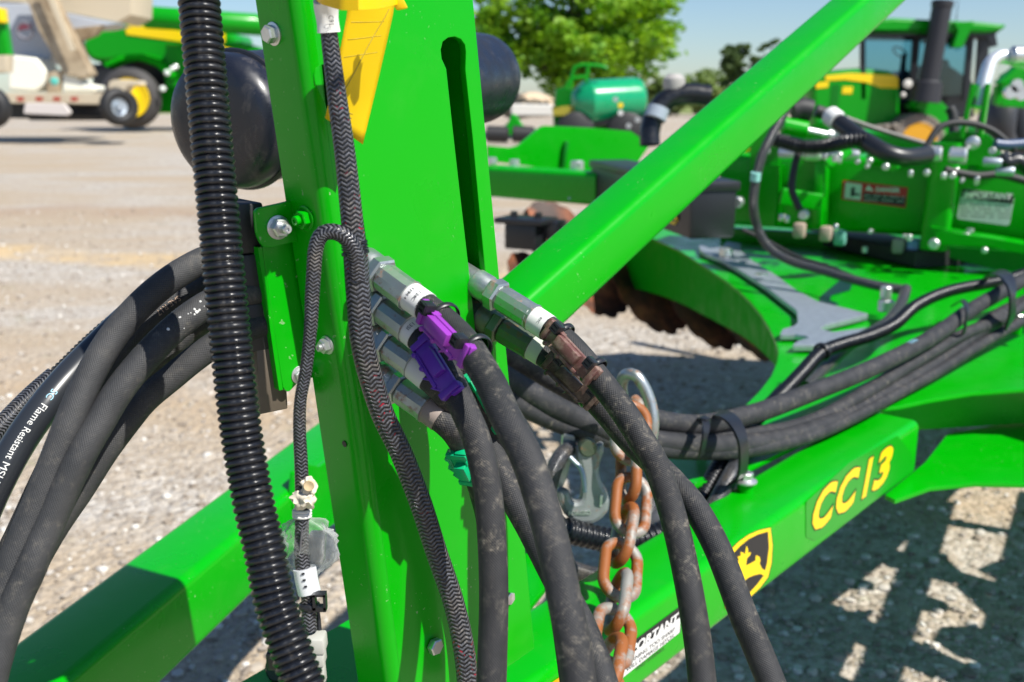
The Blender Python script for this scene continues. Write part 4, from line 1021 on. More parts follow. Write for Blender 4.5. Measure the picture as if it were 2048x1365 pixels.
bag = bmesh.new(); bmesh.ops.create_uvsphere(bag, u_segments=48, v_segments=32, radius=1)
cbg = P(612, 1092, .66)
for v in bag.verts:
    z = v.co.z; wd = (.0185 if z < .75 else .0185 * (1 - (z - .75) * 2.6)); wd = max(wd, .004) * (1.0 if z > -.6 else 1 + (z + .6) * .3)
    k = 1 + .34 * noise.noise(v.co * 2.6) + .16 * noise.noise(v.co * 7)
    v.co = cbg + Vector((v.co.x * wd * k + .001, v.co.y * .011 * k, z * .0215 * (1 + .12 * noise.noise(v.co * 3))))
me = bpy.data.meshes.new('plastic_bag'); bag.to_mesh(me); bag.free(); link_mesh('plastic_bag', me, FILM, HA, smooth=180)
mb = MB(); mb.box(P(634, 1095, .662), (1, .1, -.1), (0, 1, 0), (.1, 0, 1), .011, .009, .022, .002); mb.build('bagged_plug', mat('plug_dark', (.03, .04, .05), .25), HA)
sub = [(f_[0] + Vector((.001, 0, 0)), .0072) for f_ in BF if at_s(BF, 606, 1132)[4] <= f_[4] <= at_s(BF, 613, 1184)[4]]
lo2, LF2 = tube('label_tape', sub, mat('silver_tape', (.72, .74, .76), .35, .2), HA, n=24, step=.003, rf=lambda s, r_, a: r_ * (1 + .05 * math.cos(2 * a)))
for k, (x, y) in enumerate(((603, 1142), (605, 1155), (607, 1170))):
    f = at_s(LF2, x, y); a_ = face_angle(f) + .2; d = f[2] * math.cos(a_) + f[3] * math.sin(a_); MB().box(f[0] + d * .0075, f[1], f[1].cross(d), d, .0012, .002, .0004).build('tear_mark', INK, lo2, smooth=0)
f = at_s(BF, 616, 1213); mb = MB(); mb.torus(f[0], f[1], .0060, .0012, 32, 8, flat=1.8)
hx = P(640, 1205, .650); mb.box(hx + Vector((0, 0, .006)), (1, 0, 0), (0, 1, 0), UP, .0085, .006, .0018); mb.box(hx - Vector((0, 0, .004)), (1, 0, 0), (0, 1, 0), UP, .0085, .006, .0030)
mb.box(hx + Vector((.0034, 0, .001)), (1, 0, 0), (0, 1, 0), UP, .0018, .006, .011); mb.box(hx + Vector((-.0034, 0, .001)), (1, 0, 0), (0, 1, 0), UP, .0018, .006, .011)
mb.build('cable_tie', BLK, HA)
tube('tie_tail', pz([(634, 1215, .66), (637, 1240, .66), (640, 1275, .66)], .0016), BLK, HA, n=8)
tube('tie_tail', pz([(596, 1200, .655), (594, 1165, .655), (598, 1120, .65), (604, 1060, .645)], .0007), mat('nylon_tail', (.1, .1, .11), .4), HA, n=8)
mb = MB(); c_ = P(628, 1285, .655); mb.box(c_, (1, 0, 0), (0, 1, 0), (-.05, 0, 1), .0155, .014, .011, .0015); mb.box(c_ - UP * .010, (1, 0, 0), (0, 1, 0), (-.05, 0, 1), .0135, .012, .010, .001)
mb.box(c_ - UP * .022 + Vector((.001, 0, 0)), (1, 0, 0), (0, 1, 0), (-.05, 0, 1), .0105, .010, .015, .001)
mb.build('connector', GREY, HA, smooth=30)
mb = MB(); mb.box(P(552, 1318, .69), (1, 0, 0), (0, 1, 0), UP, .012, .01, .014, .002); mb.build('connector_cap', BLK, HA)

# ------------------------------------------------------------------ yellow tag
YT = thing('warning_tag', 'translucent yellow plastic tag hanging beside the white label at the top of the mast', 'tag', P(720, 20, .63))
tp = [(699, 2, .625), (790, -6, .640), (768, 110, .650), (748, 210, .655), (725, 289, .655), (688, 262, .640), (650, 235, .628), (662, 160, .628), (678, 90, .628)]
cols_ = 10; rows = 16; vs = []; fs = []
Lp = [(702, -30, .600), (692, 40, .610), (680, 100, .616), (668, 160, .622), (657, 205, .630), (650, 236, .636)]
Rp = [(794, -30, .628), (785, 30, .632), (775, 75, .636), (762, 132, .642), (745, 205, .648), (725, 289, .652)]
def lerpl(L, t):
    t *= len(L) - 1; i = min(int(t), len(L) - 2); f = t - i; return [L[i][k] * (1 - f) + L[i + 1][k] * f for k in range(3)]
for i in range(rows + 1):
    a = lerpl(Lp, i / rows); b = lerpl(Rp, i / rows)
    for j in range(cols_ + 1):
        t = j / cols_; q = [a[k] * (1 - t) + b[k] * t for k in range(3)]; q[2] -= .002 * math.sin(math.pi * t) * (1 - .5 * i / rows)
        vs.append(P(*q))
for i in range(rows):
    for j in range(cols_): k = i * (cols_ + 1) + j; fs.append([k, k + 1, k + cols_ + 2, k + cols_ + 1])
mb = MB(); mb.add(vs, fs); ts = mb.build('tag_sheet', TAG, YT, smooth=180); sm = ts.modifiers.new('thick', 'SOLIDIFY'); sm.thickness = .0005
ctrl = [(625, -22, .60), (640, -8, .585), (680, 4, .570), (720, 4, .566), (760, 2, .580), (800, -8, .60)]
vs = []; fs = []
for i, (x, y, z) in enumerate([lerpl(ctrl, t / 24) for t in range(25)]):
    p = P(x, y + 2, z); vs += [p + UP * .0035 + Vector((0, .0006, 0)), p - UP * .0040, p - UP * .0040 + Vector((0, .0014, 0)), p + UP * .0035 + Vector((0, .002, 0))]
for i in range(24):
    for j in range(4): fs.append([i * 4 + j, i * 4 + (j + 1) % 4, i * 4 + 4 + (j + 1) % 4, i * 4 + 4 + j])
MB().add(vs, fs).build('tag_band', TAG, YT, smooth=40)
mb = MB(); mb.box(P(796, 2, .60), (1, 0, .2), (0, 1, 0), (-.5, 0, 1), .007, .004, .011, .001); mb.build('tag_button', TAG, YT)
im = mat('faded_print', (.45, .33, .02), .6)
def tagline(t0, t1, u0, u1, wd=.0004, name='printed_line'):
    mb = MB(); pts = []
    for s in range(13):
        q = s / 12; t = t0 + (t1 - t0) * q; u = u0 + (u1 - u0) * q; a = lerpl(Lp, t); b = lerpl(Rp, t); r_ = [a[k] * (1 - u) + b[k] * u for k in range(3)]
        r_[2] -= .002 * math.sin(math.pi * u) * (1 - .5 * t); pts.append(P(r_[0], r_[1], r_[2] - .0006))
    mb2, F_ = tube('x', [(p, wd) for p in pts], im, None, n=6, step=.004, build=False); mb2.build(name, im, YT, smooth=60)
tagline(.16, .80, .90, .20, .00045)
for t in (.22, .34, .46): tagline(t, t + .03, .12, .85, .0002)
for i in range(4): tagline(.86 + i * .025, .875 + i * .025, .25, .62, .00022)
# ------------------------------------------------------------------ bundle of hoses running back along the tongue
def bundle(label, px, r_, **k): return plain_hose(label, px, r_, HOSE_B, **k)
bA = bundle('uppermost black hose of the strapped bundle on the tongue', [(2120, 520, 2.35), (2048, 560, 2.25), (1946, 618, 2.05), (1858, 679, 1.90), (1741, 738, 1.75), (1624, 785, 1.63), (1507, 828, 1.52), (1400, 850, 1.45), (1320, 842, 1.40), (1230, 815, 1.36), (1130, 770, 1.32), (1040, 722, 1.28), (970, 690, 1.24)], .0155)
bB = bundle('thinner middle hose of the strapped bundle on the tongue', [(2120, 560, 2.38), (2014, 632, 2.15), (1929, 668, 2.02), (1858, 708, 1.92), (1785, 752, 1.82), (1710, 798, 1.72), (1640, 836, 1.65), (1565, 861, 1.58), (1492, 868, 1.52), (1400, 872, 1.46), (1300, 855, 1.42), (1200, 822, 1.38), (1110, 782, 1.34), (1000, 730, 1.28)], .0125)
bC = bundle('thick dusty lowest hose of the strapped bundle', [(2140, 560, 2.4), (2048, 606, 2.25), (1985, 640, 2.12), (1900, 706, 2.0), (1838, 748, 1.90), (1770, 788, 1.80), (1697, 829, 1.70), (1624, 861, 1.61), (1536, 884, 1.53), (1477, 890, 1.48), (1395, 891, 1.42), (1310, 884, 1.38), (1234, 868, 1.34), (1150, 836, 1.31), (1068, 793, 1.27), (990, 745, 1.24)], .0165)
bD = bundle('lower hose of the strapped bundle, nearest the chain hook', [(2140, 590, 2.38), (2048, 640, 2.2), (1960, 690, 2.05), (1880, 740, 1.93), (1790, 790, 1.80), (1700, 838, 1.68), (1610, 876, 1.58), (1500, 900, 1.49), (1400, 905, 1.42), (1300, 897, 1.37), (1205, 876, 1.33), (1120, 850, 1.30), (1044, 815, 1.26), (970, 770, 1.22)], .0115)
bE = bundle('black hose in the shade above the strapped bundle, entering behind the mast', [(1330, 850, 1.50), (1260, 835, 1.48), (1190, 800, 1.46), (1110, 755, 1.42), (1040, 715, 1.38), (980, 690, 1.34)], .014)
f = at_s(bA[2], 1830, 698)
for (x, y, s) in ((1815, 702, 'IIIIIII'), (1925, 628, 'IIII')):
    f = at_s(bA[2], x, y); text_tube('lettering', s, .016, bA[2], f[4], face_angle(f) + .55, .0158, LBLUE, bA[0], flip=-1)
cc1 = ribbed('ribbed_conduit', 'thin ribbed black conduit above the strapped hoses on the green deck', [(2120, 520, 2.5), (2048, 548, 2.42), (1995, 563, 2.36), (1900, 582, 2.26), (1835, 610, 2.16), (1790, 648, 2.06), (1740, 672, 1.99), (1680, 690, 1.92), (1640, 708, 1.87), (1602, 748, 1.80), (1562, 790, 1.73), (1522, 828, 1.66), (1480, 868, 1.58), (1446, 920, 1.50), (1420, 965, 1.46), (1398, 1005, 1.43), (1370, 1060, 1.40)], .0125, .008, .0011)
cb1, cb2, cb3 = plain_hose('braided black cable hanging down beside the ribbed conduit behind the strap', [(1500, 860, 1.56), (1478, 920, 1.49), (1462, 950, 1.45), (1435, 1000, 1.41), (1405, 1050, 1.38), (1380, 1100, 1.36)], .0125, BRAID2, name='braided_cable')
plain_hose('braided cable running from the deck bolt down to the ribbed conduit', [(1812, 578, 2.42), (1800, 612, 2.35), (1770, 648, 2.22), (1700, 690, 2.05), (1650, 735, 1.95), (1610, 775, 1.86)], .013, BRAID2, name='braided_cable')
plain_hose('thin black cable looping from the diagonal tube down across the deck', [(1575, 215, 2.7), (1548, 262, 2.7), (1525, 310, 2.7), (1512, 360, 2.72), (1507, 410, 2.74), (1515, 455, 2.78), (1538, 495, 2.78), (1580, 522, 2.74), (1640, 540, 2.68), (1700, 558, 2.6), (1755, 572, 2.52), (1805, 580, 2.46)], .0125, BRAID2, name='braided_cable')
plain_hose('short thin cable end lying over the deck step', [(1485, 460, 2.9), (1530, 480, 2.88), (1590, 512, 2.82), (1660, 535, 2.75), (1720, 560, 2.62)], .006, BLKR, name='braided_cable')
f = None
tp = [(P(1512, 345, 2.705), .0135), (P(1510, 362, 2.715), .0135)]
o_ = thing('tape_marker', 'pale turquoise tape band on the thin cable beside the tool box', 'tape', P(1511, 352, 2.7)); tube('tape_band', tp, mat('turquoise_tape', (.25, .55, .5), .6), o_, n=18, step=.01)
# straps and ties round the bundle
def strap(label, pts, wd, th, Z_=0, name='hose_strap'):
    o = thing(name, label, 'strap', P(*pts[0])); path = catmull([(P(*p), 0) for p in pts], .008); n = len(path); vs = []; fs = []
    for i, (p, _) in enumerate(path):
        t = (path[min(i + 1, n - 1)][0] - path[max(i - 1, 0)][0]).normalized(); s = Vector((.65, .76, 0)); s = (s - t * s.dot(t)).normalized(); nn = t.cross(s)
        vs += [p + s * wd / 2 + nn * th / 2, p - s * wd / 2 + nn * th / 2, p - s * wd / 2 - nn * th / 2, p + s * wd / 2 - nn * th / 2]
    for i in range(n - 1):
        for j in range(4): fs.append([i * 4 + j, i * 4 + (j + 1) % 4, i * 4 + 4 + (j + 1) % 4, i * 4 + 4 + j])
    fs += [[3, 2, 1, 0], [4 * n - 4, 4 * n - 3, 4 * n - 2, 4 * n - 1]]
    MB().add(vs, fs).build('strap_band', BLK, o, smooth=40); return o
strap('broad black strap arching over the hose bundle to the flange bolt on the tongue', [(1405, 852, 1.60), (1422, 832, 1.52), (1448, 830, 1.43), (1470, 848, 1.38), (1484, 880, 1.36), (1487, 915, 1.37), (1483, 950, 1.39), (1470, 962, 1.42)], .022, .004)
strap('broad black strap over the hose bundle at the right edge', [(1960, 572, 2.4), (1985, 548, 2.25), (2008, 552, 2.12), (2022, 580, 2.06), (2024, 620, 2.06), (2018, 650, 2.10)], .034, .005)
for lab_, pts in (('narrow cable tie closing the hose bundle left of the broad strap', [(1392, 838, 1.50), (1405, 836, 1.41), (1412, 850, 1.37), (1408, 880, 1.355), (1402, 912, 1.38)]), ('narrow cable tie round the hoses left of the right edge strap', [(1905, 612, 2.2), (1925, 602, 2.02), (1934, 622, 1.96), (1930, 655, 1.96), (1925, 672, 2.0)])):
    strap(lab_, pts, .011, .003, name='cable_tie')
MB_ = MB(); MB_.box(P(1410, 842, 1.385), (.65, .76, 0), UP, (.76, -.65, 0), .014, .010, .012, .002); o_ = MB_.build('tie_buckle', BLK, None, smooth=30); tagit(o_, 'small black buckle of the narrow tie on the hose bundle', 'buckle')
MB().torus(P(1644, 704, 1.87), P(1680, 690, 1.92) - P(1602, 748, 1.8), .0155, .0025, 28, 8, flat=2).build('cable_tie', BLK, None).update_tag()
tagit(bpy.data.objects[[o.name for o in bpy.data.objects if o.name.startswith('cable_tie') and o.parent is None and 'label' not in o][0]], 'cable tie ringing the thin ribbed conduit at its bend on the deck', 'cable tie')

# conduits low behind the chain
ribbed('ribbed_conduit', 'thick ribbed black conduit crossing low behind the hanging chain', [(1090, 1050, 1.26), (1135, 1062, 1.27), (1180, 1073, 1.28), (1225, 1082, 1.29), (1270, 1083, 1.30), (1310, 1072, 1.31), (1340, 1060, 1.32)], .0155, .0085, .0012)
plain_hose('braided cable curving below the ribbed conduit behind the chain', [(1060, 1080, 1.24), (1110, 1120, 1.24), (1150, 1142, 1.24), (1200, 1154, 1.25), (1260, 1150, 1.26), (1310, 1132, 1.28), (1350, 1110, 1.30)], .0115, BRAID2, name='braided_cable')
plain_hose('braided cable arching left of the silver hook', [(1155, 880, 1.36), (1142, 895, 1.30), (1122, 912, 1.27), (1106, 945, 1.26), (1098, 980, 1.26), (1092, 1030, 1.26)], .0105, BRAID2, name='braided_cable')
plain_hose('braided cable in the shade right of the chain', [(1305, 905, 1.44), (1312, 950, 1.40), (1306, 1000, 1.37), (1292, 1040, 1.35), (1280, 1065, 1.34)], .0115, BRAID2, name='braided_cable')
plain_hose('grey worn hose end lying below the shaded cable right of the chain', [(1276, 1068, 1.36), (1305, 1045, 1.35), (1335, 1030, 1.35), (1370, 1020, 1.37)], .0125, mat('grey_worn_rubber', (.07, .075, .085), .6), name='hydraulic_hose')

# ------------------------------------------------------------------ chain
CHN = thing('safety_chain', 'rusty galvanised chain hanging between the hoses in front of the CC 13 tube', 'chain', P(1250, 1000, 1.15))
def link(c, up, side, L, W, r_):
    """stadium shaped link"""
    up = up.normalized(); side = (side - up * up.dot(side)).normalized(); pts = []; hs = L / 2 - W / 2
    for i in range(13): t = math.pi * i / 12; pts.append(side * math.cos(t) * W / 2 + up * (hs + math.sin(t) * W / 2))
    for i in range(13): t = math.pi + math.pi * i / 12; pts.append(side * math.cos(t) * W / 2 + up * (-hs + math.sin(t) * W / 2))
    n = len(pts); vs = []; fs = []; m = 12
    nrm = up.cross(side)
    for i in range(n):
        t = (pts[(i + 1) % n] - pts[i - 1]).normalized(); o = nrm.cross(t)
        for j in range(m): q = 2 * math.pi * j / m; vs.append(c + pts[i] + (o * math.cos(q) + nrm * math.sin(q)) * r_)
    for i in range(n):
        for j in range(m): fs.append([i * m + j, i * m + (j + 1) % m, ((i + 1) % n) * m + (j + 1) % m, ((i + 1) % n) * m + j])
    return MB().add(vs, fs)
lk = [(1262, 866, 1.17, 20), (1257, 943, 1.15, -62), (1262, 1010, 1.13, 24), (1247, 1070, 1.105, -66), (1241, 1140, 1.075, 22), (1236, 1203, 1.04, -68), (1226, 1272, 1.0, 24), (1216, 1335, .965, -60), (1204, 1400, .93, 24)]
for i, (x, y, Z, a) in enumerate(lk):
    c = P(x, y, Z); nx = lk[min(i + 1, len(lk) - 1)]; pv = lk[max(i - 1, 0)]; up = P(*pv[:3]) - P(*nx[:3]); L = .069
    vw = (C0 - c).normalized(); s = up.normalized().cross(vw); s = Matrix.Rotation(R(a), 3, up.normalized()) @ s
    link(c, up, s, L, .038, .0064).build('chain_link', CHAIN, CHN, smooth=180)
tube('clevis_loop', pz([(1246, 800, 1.27), (1243, 770, 1.24), (1252, 750, 1.22), (1272, 752, 1.21), (1290, 778, 1.21), (1302, 812, 1.21), (1306, 850, 1.21), (1298, 892, 1.22), (1280, 915, 1.23)], .0075), ZINC, CHN, n=18)
tube('clevis_loop', pz([(1268, 800, 1.25), (1280, 815, 1.24), (1272, 840, 1.24), (1262, 850, 1.235)], .0075), CHAIN, CHN, n=16)

# hook
HK = thing('grab_hook', 'silver forged hook with a spring latch, hanging left of the chain', 'hook', P(1165, 950, 1.27))
hp = Pl(Vector((.1, -1, .12)), P(1165, 950, 1.27))
ho = [(1155, 893), (1168, 900), (1180, 899), (1190, 893), (1208, 885), (1210, 905), (1202, 925), (1199, 945), (1205, 965), (1215, 985), (1221, 1005), (1218, 1025), (1205, 1040), (1188, 1050), (1165, 1052), (1145, 1045), (1128, 1030), (1118, 1008), (1113, 985), (1119, 980), (1130, 979), (1139, 984), (1142, 992), (1143, 999), (1149, 1004), (1157, 1004), (1163, 998), (1164, 986), (1166, 965), (1160, 940), (1154, 915)]
hs_ = MB(); body = plate('hook_body', ho, hp, .018, DULL, HK, rc=.004, bev=.006)
MB().lathe(hp.hit(1176, 896) - hp.n * .006, hp.n, [(.010, -.010), (.012, -.006), (.012, .006), (.010, .010)], 24).build('hook_eye', ZINC_D, HK)
tube('spring_latch', pz([(1140, 915, 1.262), (1150, 925, 1.26), (1163, 940, 1.258), (1168, 960, 1.256), (1170, 985, 1.256)], .003), STEEL, HK, n=12)
plate('raised_rib', [(1200, 990), (1206, 991), (1204, 1014), (1198, 1016)], hp.off(.0015), .002, ZINC_C, HK, rc=.001)
a, b = hp.loc(hp.hit(1137, 1031)); text_plane('lettering', 'FORGED', .0075, hp, a, b, ZINC_C, HK, lift=.001, ext=.0006, off=.0002)
plate('tow_ring', [(1126, 868), (1150, 872), (1148, 905), (1134, 955), (1122, 985), (1115, 985), (1120, 940)], hp.off(-.03), .01, ZINC, HK, rc=.004)

# ------------------------------------------------------------------ flat wrench on the deck
WR = plate('gauge_wrench', [(1398, 492), (1402, 490), (1420, 497), (1444, 494), (1454, 483), (1482, 488), (1481, 502), (1506, 522), (1548, 548), (1592, 580), (1636, 603), (1690, 616), (1737, 628), (1715, 634), (1650, 650), (1640, 658), (1665, 664), (1738, 655), (1700, 672), (1655, 690), (1585, 690), (1596, 682), (1618, 676), (1612, 672), (1590, 668), (1560, 668), (1566, 658), (1588, 652), (1596, 645), (1594, 622), (1588, 616), (1530, 572), (1480, 540), (1440, 518), (1412, 508), (1400, 500)],
    plH(DZ + .020), .014, STEEL, None, rc=.004)
tagit(WR, 'flat grey steel wrench with forked ends lying on the green deck', 'wrench')
hk_ = plate('dark_hook', [(1640, 593), (1680, 560), (1706, 566), (1700, 580), (1664, 590), (1660, 600), (1678, 607), (1668, 611), (1640, 603)], plH(DZ + .0035), .002, mat('dark_teal', (.004, .03, .035), .4), IMP)  # thin dark teal plate in a hook shape on the deck

# ------------------------------------------------------------------ black looms and pipes over the crossbar
def loom(label, px, r_, m_=BLK, cap=None, **k):
    o, h, F = plain_hose(label, px, r_, m_, name='cable_loom', **k); return o
lo_ = loom('thick black cable loom with a white cap, sagging over the crossbar', [(1672, 240, 2.95), (1700, 262, 2.9), (1730, 282, 2.85), (1770, 305, 2.8), (1810, 315, 2.8), (1855, 310, 2.85)], .025)
MB().lathe(P(1672, 240, 2.94), P(1655, 228, 3.0) - P(1700, 262, 2.9), [(.024, -.01), (.029, 0), (.029, .03), (.020, .040)], 20).build('white_cap', WHT, lo_)
ribbed('ribbed_conduit', 'ribbed conduit branching left from the sagging loom on the crossbar', [(1545, 278, 2.95), (1580, 288, 2.95), (1610, 294, 2.95), (1655, 292, 2.92), (1700, 282, 2.86), (1735, 278, 2.84)], .020, .011, .003)
lo2_ = loom('black corrugated loom rising behind the diagonal tube', [(1300, 290, 3.3), (1300, 262, 3.3), (1312, 225, 3.3), (1335, 200, 3.3), (1370, 188, 3.3), (1420, 192, 3.3)], .034, CONDUIT)
MB().lathe(P(1348, 170, 3.3), UP, [(.03, -.03), (.038, 0), (.036, .02), (.02, .035)], 18).build('grey_cap', mat('cap_grey', (.35, .33, .31), .5), lo2_)
tube('tape_band', pz([(1318, 216, 3.28), (1310, 238, 3.28)], .036), mat('grey_tape', (.3, .35, .4), .4), lo2_, n=18)
loom('dark round rubber bellows behind the left crossbar plate', [(1585, 222, 3.3), (1600, 218, 3.3), (1622, 222, 3.3)], .036, BLKR)
loom('black loom continuing right of the rubber bellows', [(1632, 222, 3.4), (1650, 228, 3.4), (1668, 236, 3.4)], .022, BLKR)
loom('long thin grey rod slanting above the crossbar', [(1690, 236, 3.6), (1750, 258, 3.6), (1850, 288, 3.6)], .010, mat('dull_rod', (.12, .11, .10), .5))
loom('short black hose standing right of the tractor fender', [(1898, 216, 3.6), (1906, 232, 3.6), (1908, 275, 3.6)], .018, BLKR)
loom('black rubber elbow at the lower right of the crossbar', [(2000, 310, 2.9), (2012, 325, 2.9), (2035, 322, 2.9), (2060, 340, 2.9)], .022, CONDUIT)
loom('blue grey cable strand at the right edge above the crossbar', [(1990, 288, 3.0), (2020, 290, 3.0), (2080, 285, 3.0)], .015, mat('blue_cable', (.05, .08, .16), .4))
loom('cream coloured cable at the right edge above the crossbar', [(2000, 308, 3.1), (2040, 318, 3.1), (2090, 325, 3.1)], .010, mat('cream_cable', (.5, .46, .38), .5))
for (x, y, s) in ((1985, 325, 1), (2010, 343, 1)): pin(x, y, 2.9, .014, .05, eC, STEEL)
# galvanised pipe
po = thing('breather_pipe', 'bent galvanised steel pipe rising at the right in front of the tractor', 'pipe', P(1955, 240, 3.1))
tube('pipe', pz([(1957, 215, 3.1), (1964, 185, 3.1), (1972, 152, 3.1), (1982, 126, 3.1), (2000, 114, 3.1), (2020, 116, 3.1), (2045, 124, 3.1), (2080, 130, 3.1)], .022), PIPE, po, n=24)
MB().lathe(P(2038, 112, 3.08), (1, 0, 0), [(.02, -.03), (.03, -.02), (.03, .02), (.02, .03)], 18).build('pipe_clamp', ZINC_C, po)

# ------------------------------------------------------------------ machinery in the yard behind
def G(x, Z, h=0):
    """point on the ground at picture column x and distance Z (along the ground)"""
    return Vector(((x - 1024) / FPX * (Z * cT + 0), Z, h))
def GH(x, y, Yd):
    """point at picture x,y on the vertical sheet Y = Yd"""
    r = ray(x, y); return C0 + r * (Yd / r.y)
def vplate(name, px, Yd, th, m_, par, **k):
    pl_ = Pl(Vector((0, -1, 0)), Vector((0, Yd, 0))); return plate(name, px, pl_, th, m_, par, bev=k.pop('bev', .02), **k)
GLASS = mat('cab_glass', (.10, .22, .26), .08); t = NT(GLASS)
def glassm():
    m = bpy.data.materials.new('tinted_glass'); m.use_nodes = True; t = m.node_tree; t.nodes.clear()
    o = t.nodes.new('ShaderNodeOutputMaterial'); tr = t.nodes.new('ShaderNodeBsdfTransparent'); gl = t.nodes.new('ShaderNodeBsdfGlossy'); gl.inputs['Roughness'].default_value = .05
    tr.inputs[0].default_value = (.40, .66, .74, 1); mx = t.nodes.new('ShaderNodeMixShader'); mx.inputs[0].default_value = .08
    t.links.new(tr.outputs[0], mx.inputs[1]); t.links.new(gl.outputs[0], mx.inputs[2]); t.links.new(mx.outputs[0], o.inputs[0]); return m
GLS = glassm()
TG = paint('tractor_green', (.0004, .27, .004), .35, .12, .03)
TR = thing('track_tractor', 'green tracked tractor with a yellow stripe and a tall black exhaust, behind the crossbar', 'tractor', G(1850, 22))
Y = 22.0
vplate('hood', [(1625, 175), (1632, 152), (1660, 142), (1720, 136), (1785, 142), (1800, 160), (1800, 262), (1760, 300), (1630, 296)], Y, .9, TG, TR, rc=.12, bev=.08)
vplate('hood_stripe', [(1650, 152), (1700, 147), (1792, 151), (1797, 158), (1797, 177), (1760, 176), (1735, 166), (1690, 160), (1652, 162)], Y - .015, .03, YEL, TR, rc=.04, bev=.005)
vplate('side_grille', [(1664, 170), (1680, 168), (1676, 222), (1658, 230)], Y - .012, .02, GREEN_D, TR, bev=.004)
vplate('number_badge', [(1686, 174), (1706, 174), (1704, 188), (1684, 188)], Y - .012, .02, YEL, TR, bev=.004)
vplate('number_badge', [(1632, 166), (1658, 163), (1656, 175), (1632, 178)], Y - .012, .02, YEL, TR, bev=.004)
vplate('cab_roof', [(1700, 62), (1735, 40), (1790, 36), (1870, 40), (1960, 44), (2016, 50), (2004, 62), (1975, 66), (1700, 66)], Y - .3, 1.8, TG, TR, rc=.06, bev=.06)
vplate('roof_underside', [(1712, 64), (2000, 62), (1985, 76), (1720, 72)], Y - .2, 1.7, BLK, TR, bev=.02)
for (x0, x1, x2, x3) in ((1722, 1731, 1722, 1732), (1828, 1842, 1818, 1830), (1938, 1950, 1926, 1938), (1958, 1982, 1950, 1968)):
    for dz in (0, 1.5):
        vplate('cab_post', [(x0, 66), (x1, 66), (x3, 200), (x2, 200)], Y + dz, .10, BLK, TR, bev=.01)
vplate('cab_window', [(1728, 68), (1832, 68), (1822, 195), (1728, 175)], Y + .05, .02, GLS, TR, bev=.003)
vplate('cab_window', [(1842, 68), (1940, 68), (1930, 190), (1830, 195)], Y + .05, .02, GLS, TR, bev=.003)
vplate('cab_header', [(1726, 66), (1838, 66), (1836, 84), (1800, 80), (1730, 76)], Y + .12, .02, BLK, TR, bev=.003)
vplate('cab_header', [(1840, 66), (1940, 66), (1938, 92), (1905, 96), (1885, 84), (1845, 88)], Y + .12, .02, BLK, TR, bev=.003)
vplate('cab_base', [(1742, 172), (1800, 150), (1815, 140), (1830, 150), (1870, 128), (1900, 132), (1945, 160), (1950, 235), (1790, 250), (1795, 190)], Y + .5, .8, BLK, TR, bev=.04, rc=.05)
MB().torus(GH(1800, 105, Y + .8), (.3, -.6, .7), .17, .018, 30, 8).build('steering_wheel', BLK, TR)
vplate('steering_column', [(1806, 108), (1814, 108), (1812, 150), (1800, 150)], Y + .8, .08, BLK, TR, bev=.01)
vplate('seat_back', [(1876, 120), (1898, 118), (1906, 150), (1880, 160)], Y + .8, .4, BLK, TR, rc=.08, bev=.04)
MB().lathe(GH(1850, 205, Y - .55), GH(1882, 26, Y - .55) - GH(1850, 205, Y - .55), [(.30, 0), (.28, .4), (.20, .45), (.20, 1.9), (.22, 1.92), (.22, 2.02), (.17, 2.04)], 20).build('exhaust_stack', mat('exhaust_black', (.02, .02, .025), .5), TR)
vplate('air_duct', [(1905, 44), (1950, 42), (1942, 60), (1925, 96), (1905, 96), (1916, 62)], Y - .35, .25, TG, TR, bev=.02, rc=.03)
vplate('fender', [(1828, 214), (1842, 200), (1880, 200), (1896, 216), (1902, 290), (1880, 292), (1872, 252), (1852, 232)], Y - .3, .7, TG, TR, bev=.03, rc=.05)
TRK = mat('dusty_track', (.22, .19, .16), .8)
mb = MB(); ctr = GH(1826, 282, Y - .3); vs = []
for i in range(40):
    t_ = 2 * math.pi * i / 40; c_ = ctr + Vector((math.cos(t_) * .52, 0, math.sin(t_) * .52)); mb.box(c_, (math.cos(t_), 0, math.sin(t_)), (0, 1, 0), (-math.sin(t_), 0, math.cos(t_)), .10, .62, .055, .01)
mb.lathe(ctr + Vector((0, .3, 0)), (0, -1, 0), [(.40, 0), (.49, .02), (.49, .58), (.40, .60)], 48)
mb.build('track_belt', TRK, TR)
mb = MB()
for i in range(12):
    c_ = GH(1812, 246, Y - .3).lerp(GH(1640, 272, Y - .3), i / 11); mb.box(c_, (1, 0, .15), (0, 1, 0), (-.15, 0, 1), .11, .62, .09, .01)
mb.build('track_belt', TRK, TR)
MB().lathe(ctr + Vector((0, -.02, 0)), (0, -1, 0), [(.12, .20), (.14, .30), (.30, .29), (.38, .315), (.39, .30)], 32).build('drive_wheel', mat('wheel_yellow', (.62, .30, .01), .45), TR)
for i, (x, y, r__) in enumerate(((1815, 168, .09), (1858, 162, .06), (1872, 164, .06), (1806, 190, .05))):
    MB().lathe(GH(x, y, Y - .62), (0, -1, 0), [(r__, 0), (r__, .03), (r__ * .5, .05)], 16).build('work_lamp', mat('lamp_glass', (.6, .58, .52), .2), TR)
vplate('platform', [(1750, 262), (1990, 255), (1990, 300), (1750, 330)], Y + .3, 1.6, GREEN_D, TR, bev=.02)
vplate('mirror', [(1975, 74), (1992, 70), (1996, 92), (1982, 96)], Y - .8, .06, BLK, TR, bev=.01)
MB().lathe(GH(1912, 42, Y), UP, [(.012, 0), (.006, .45)], 8).build('antenna', BLK, TR)

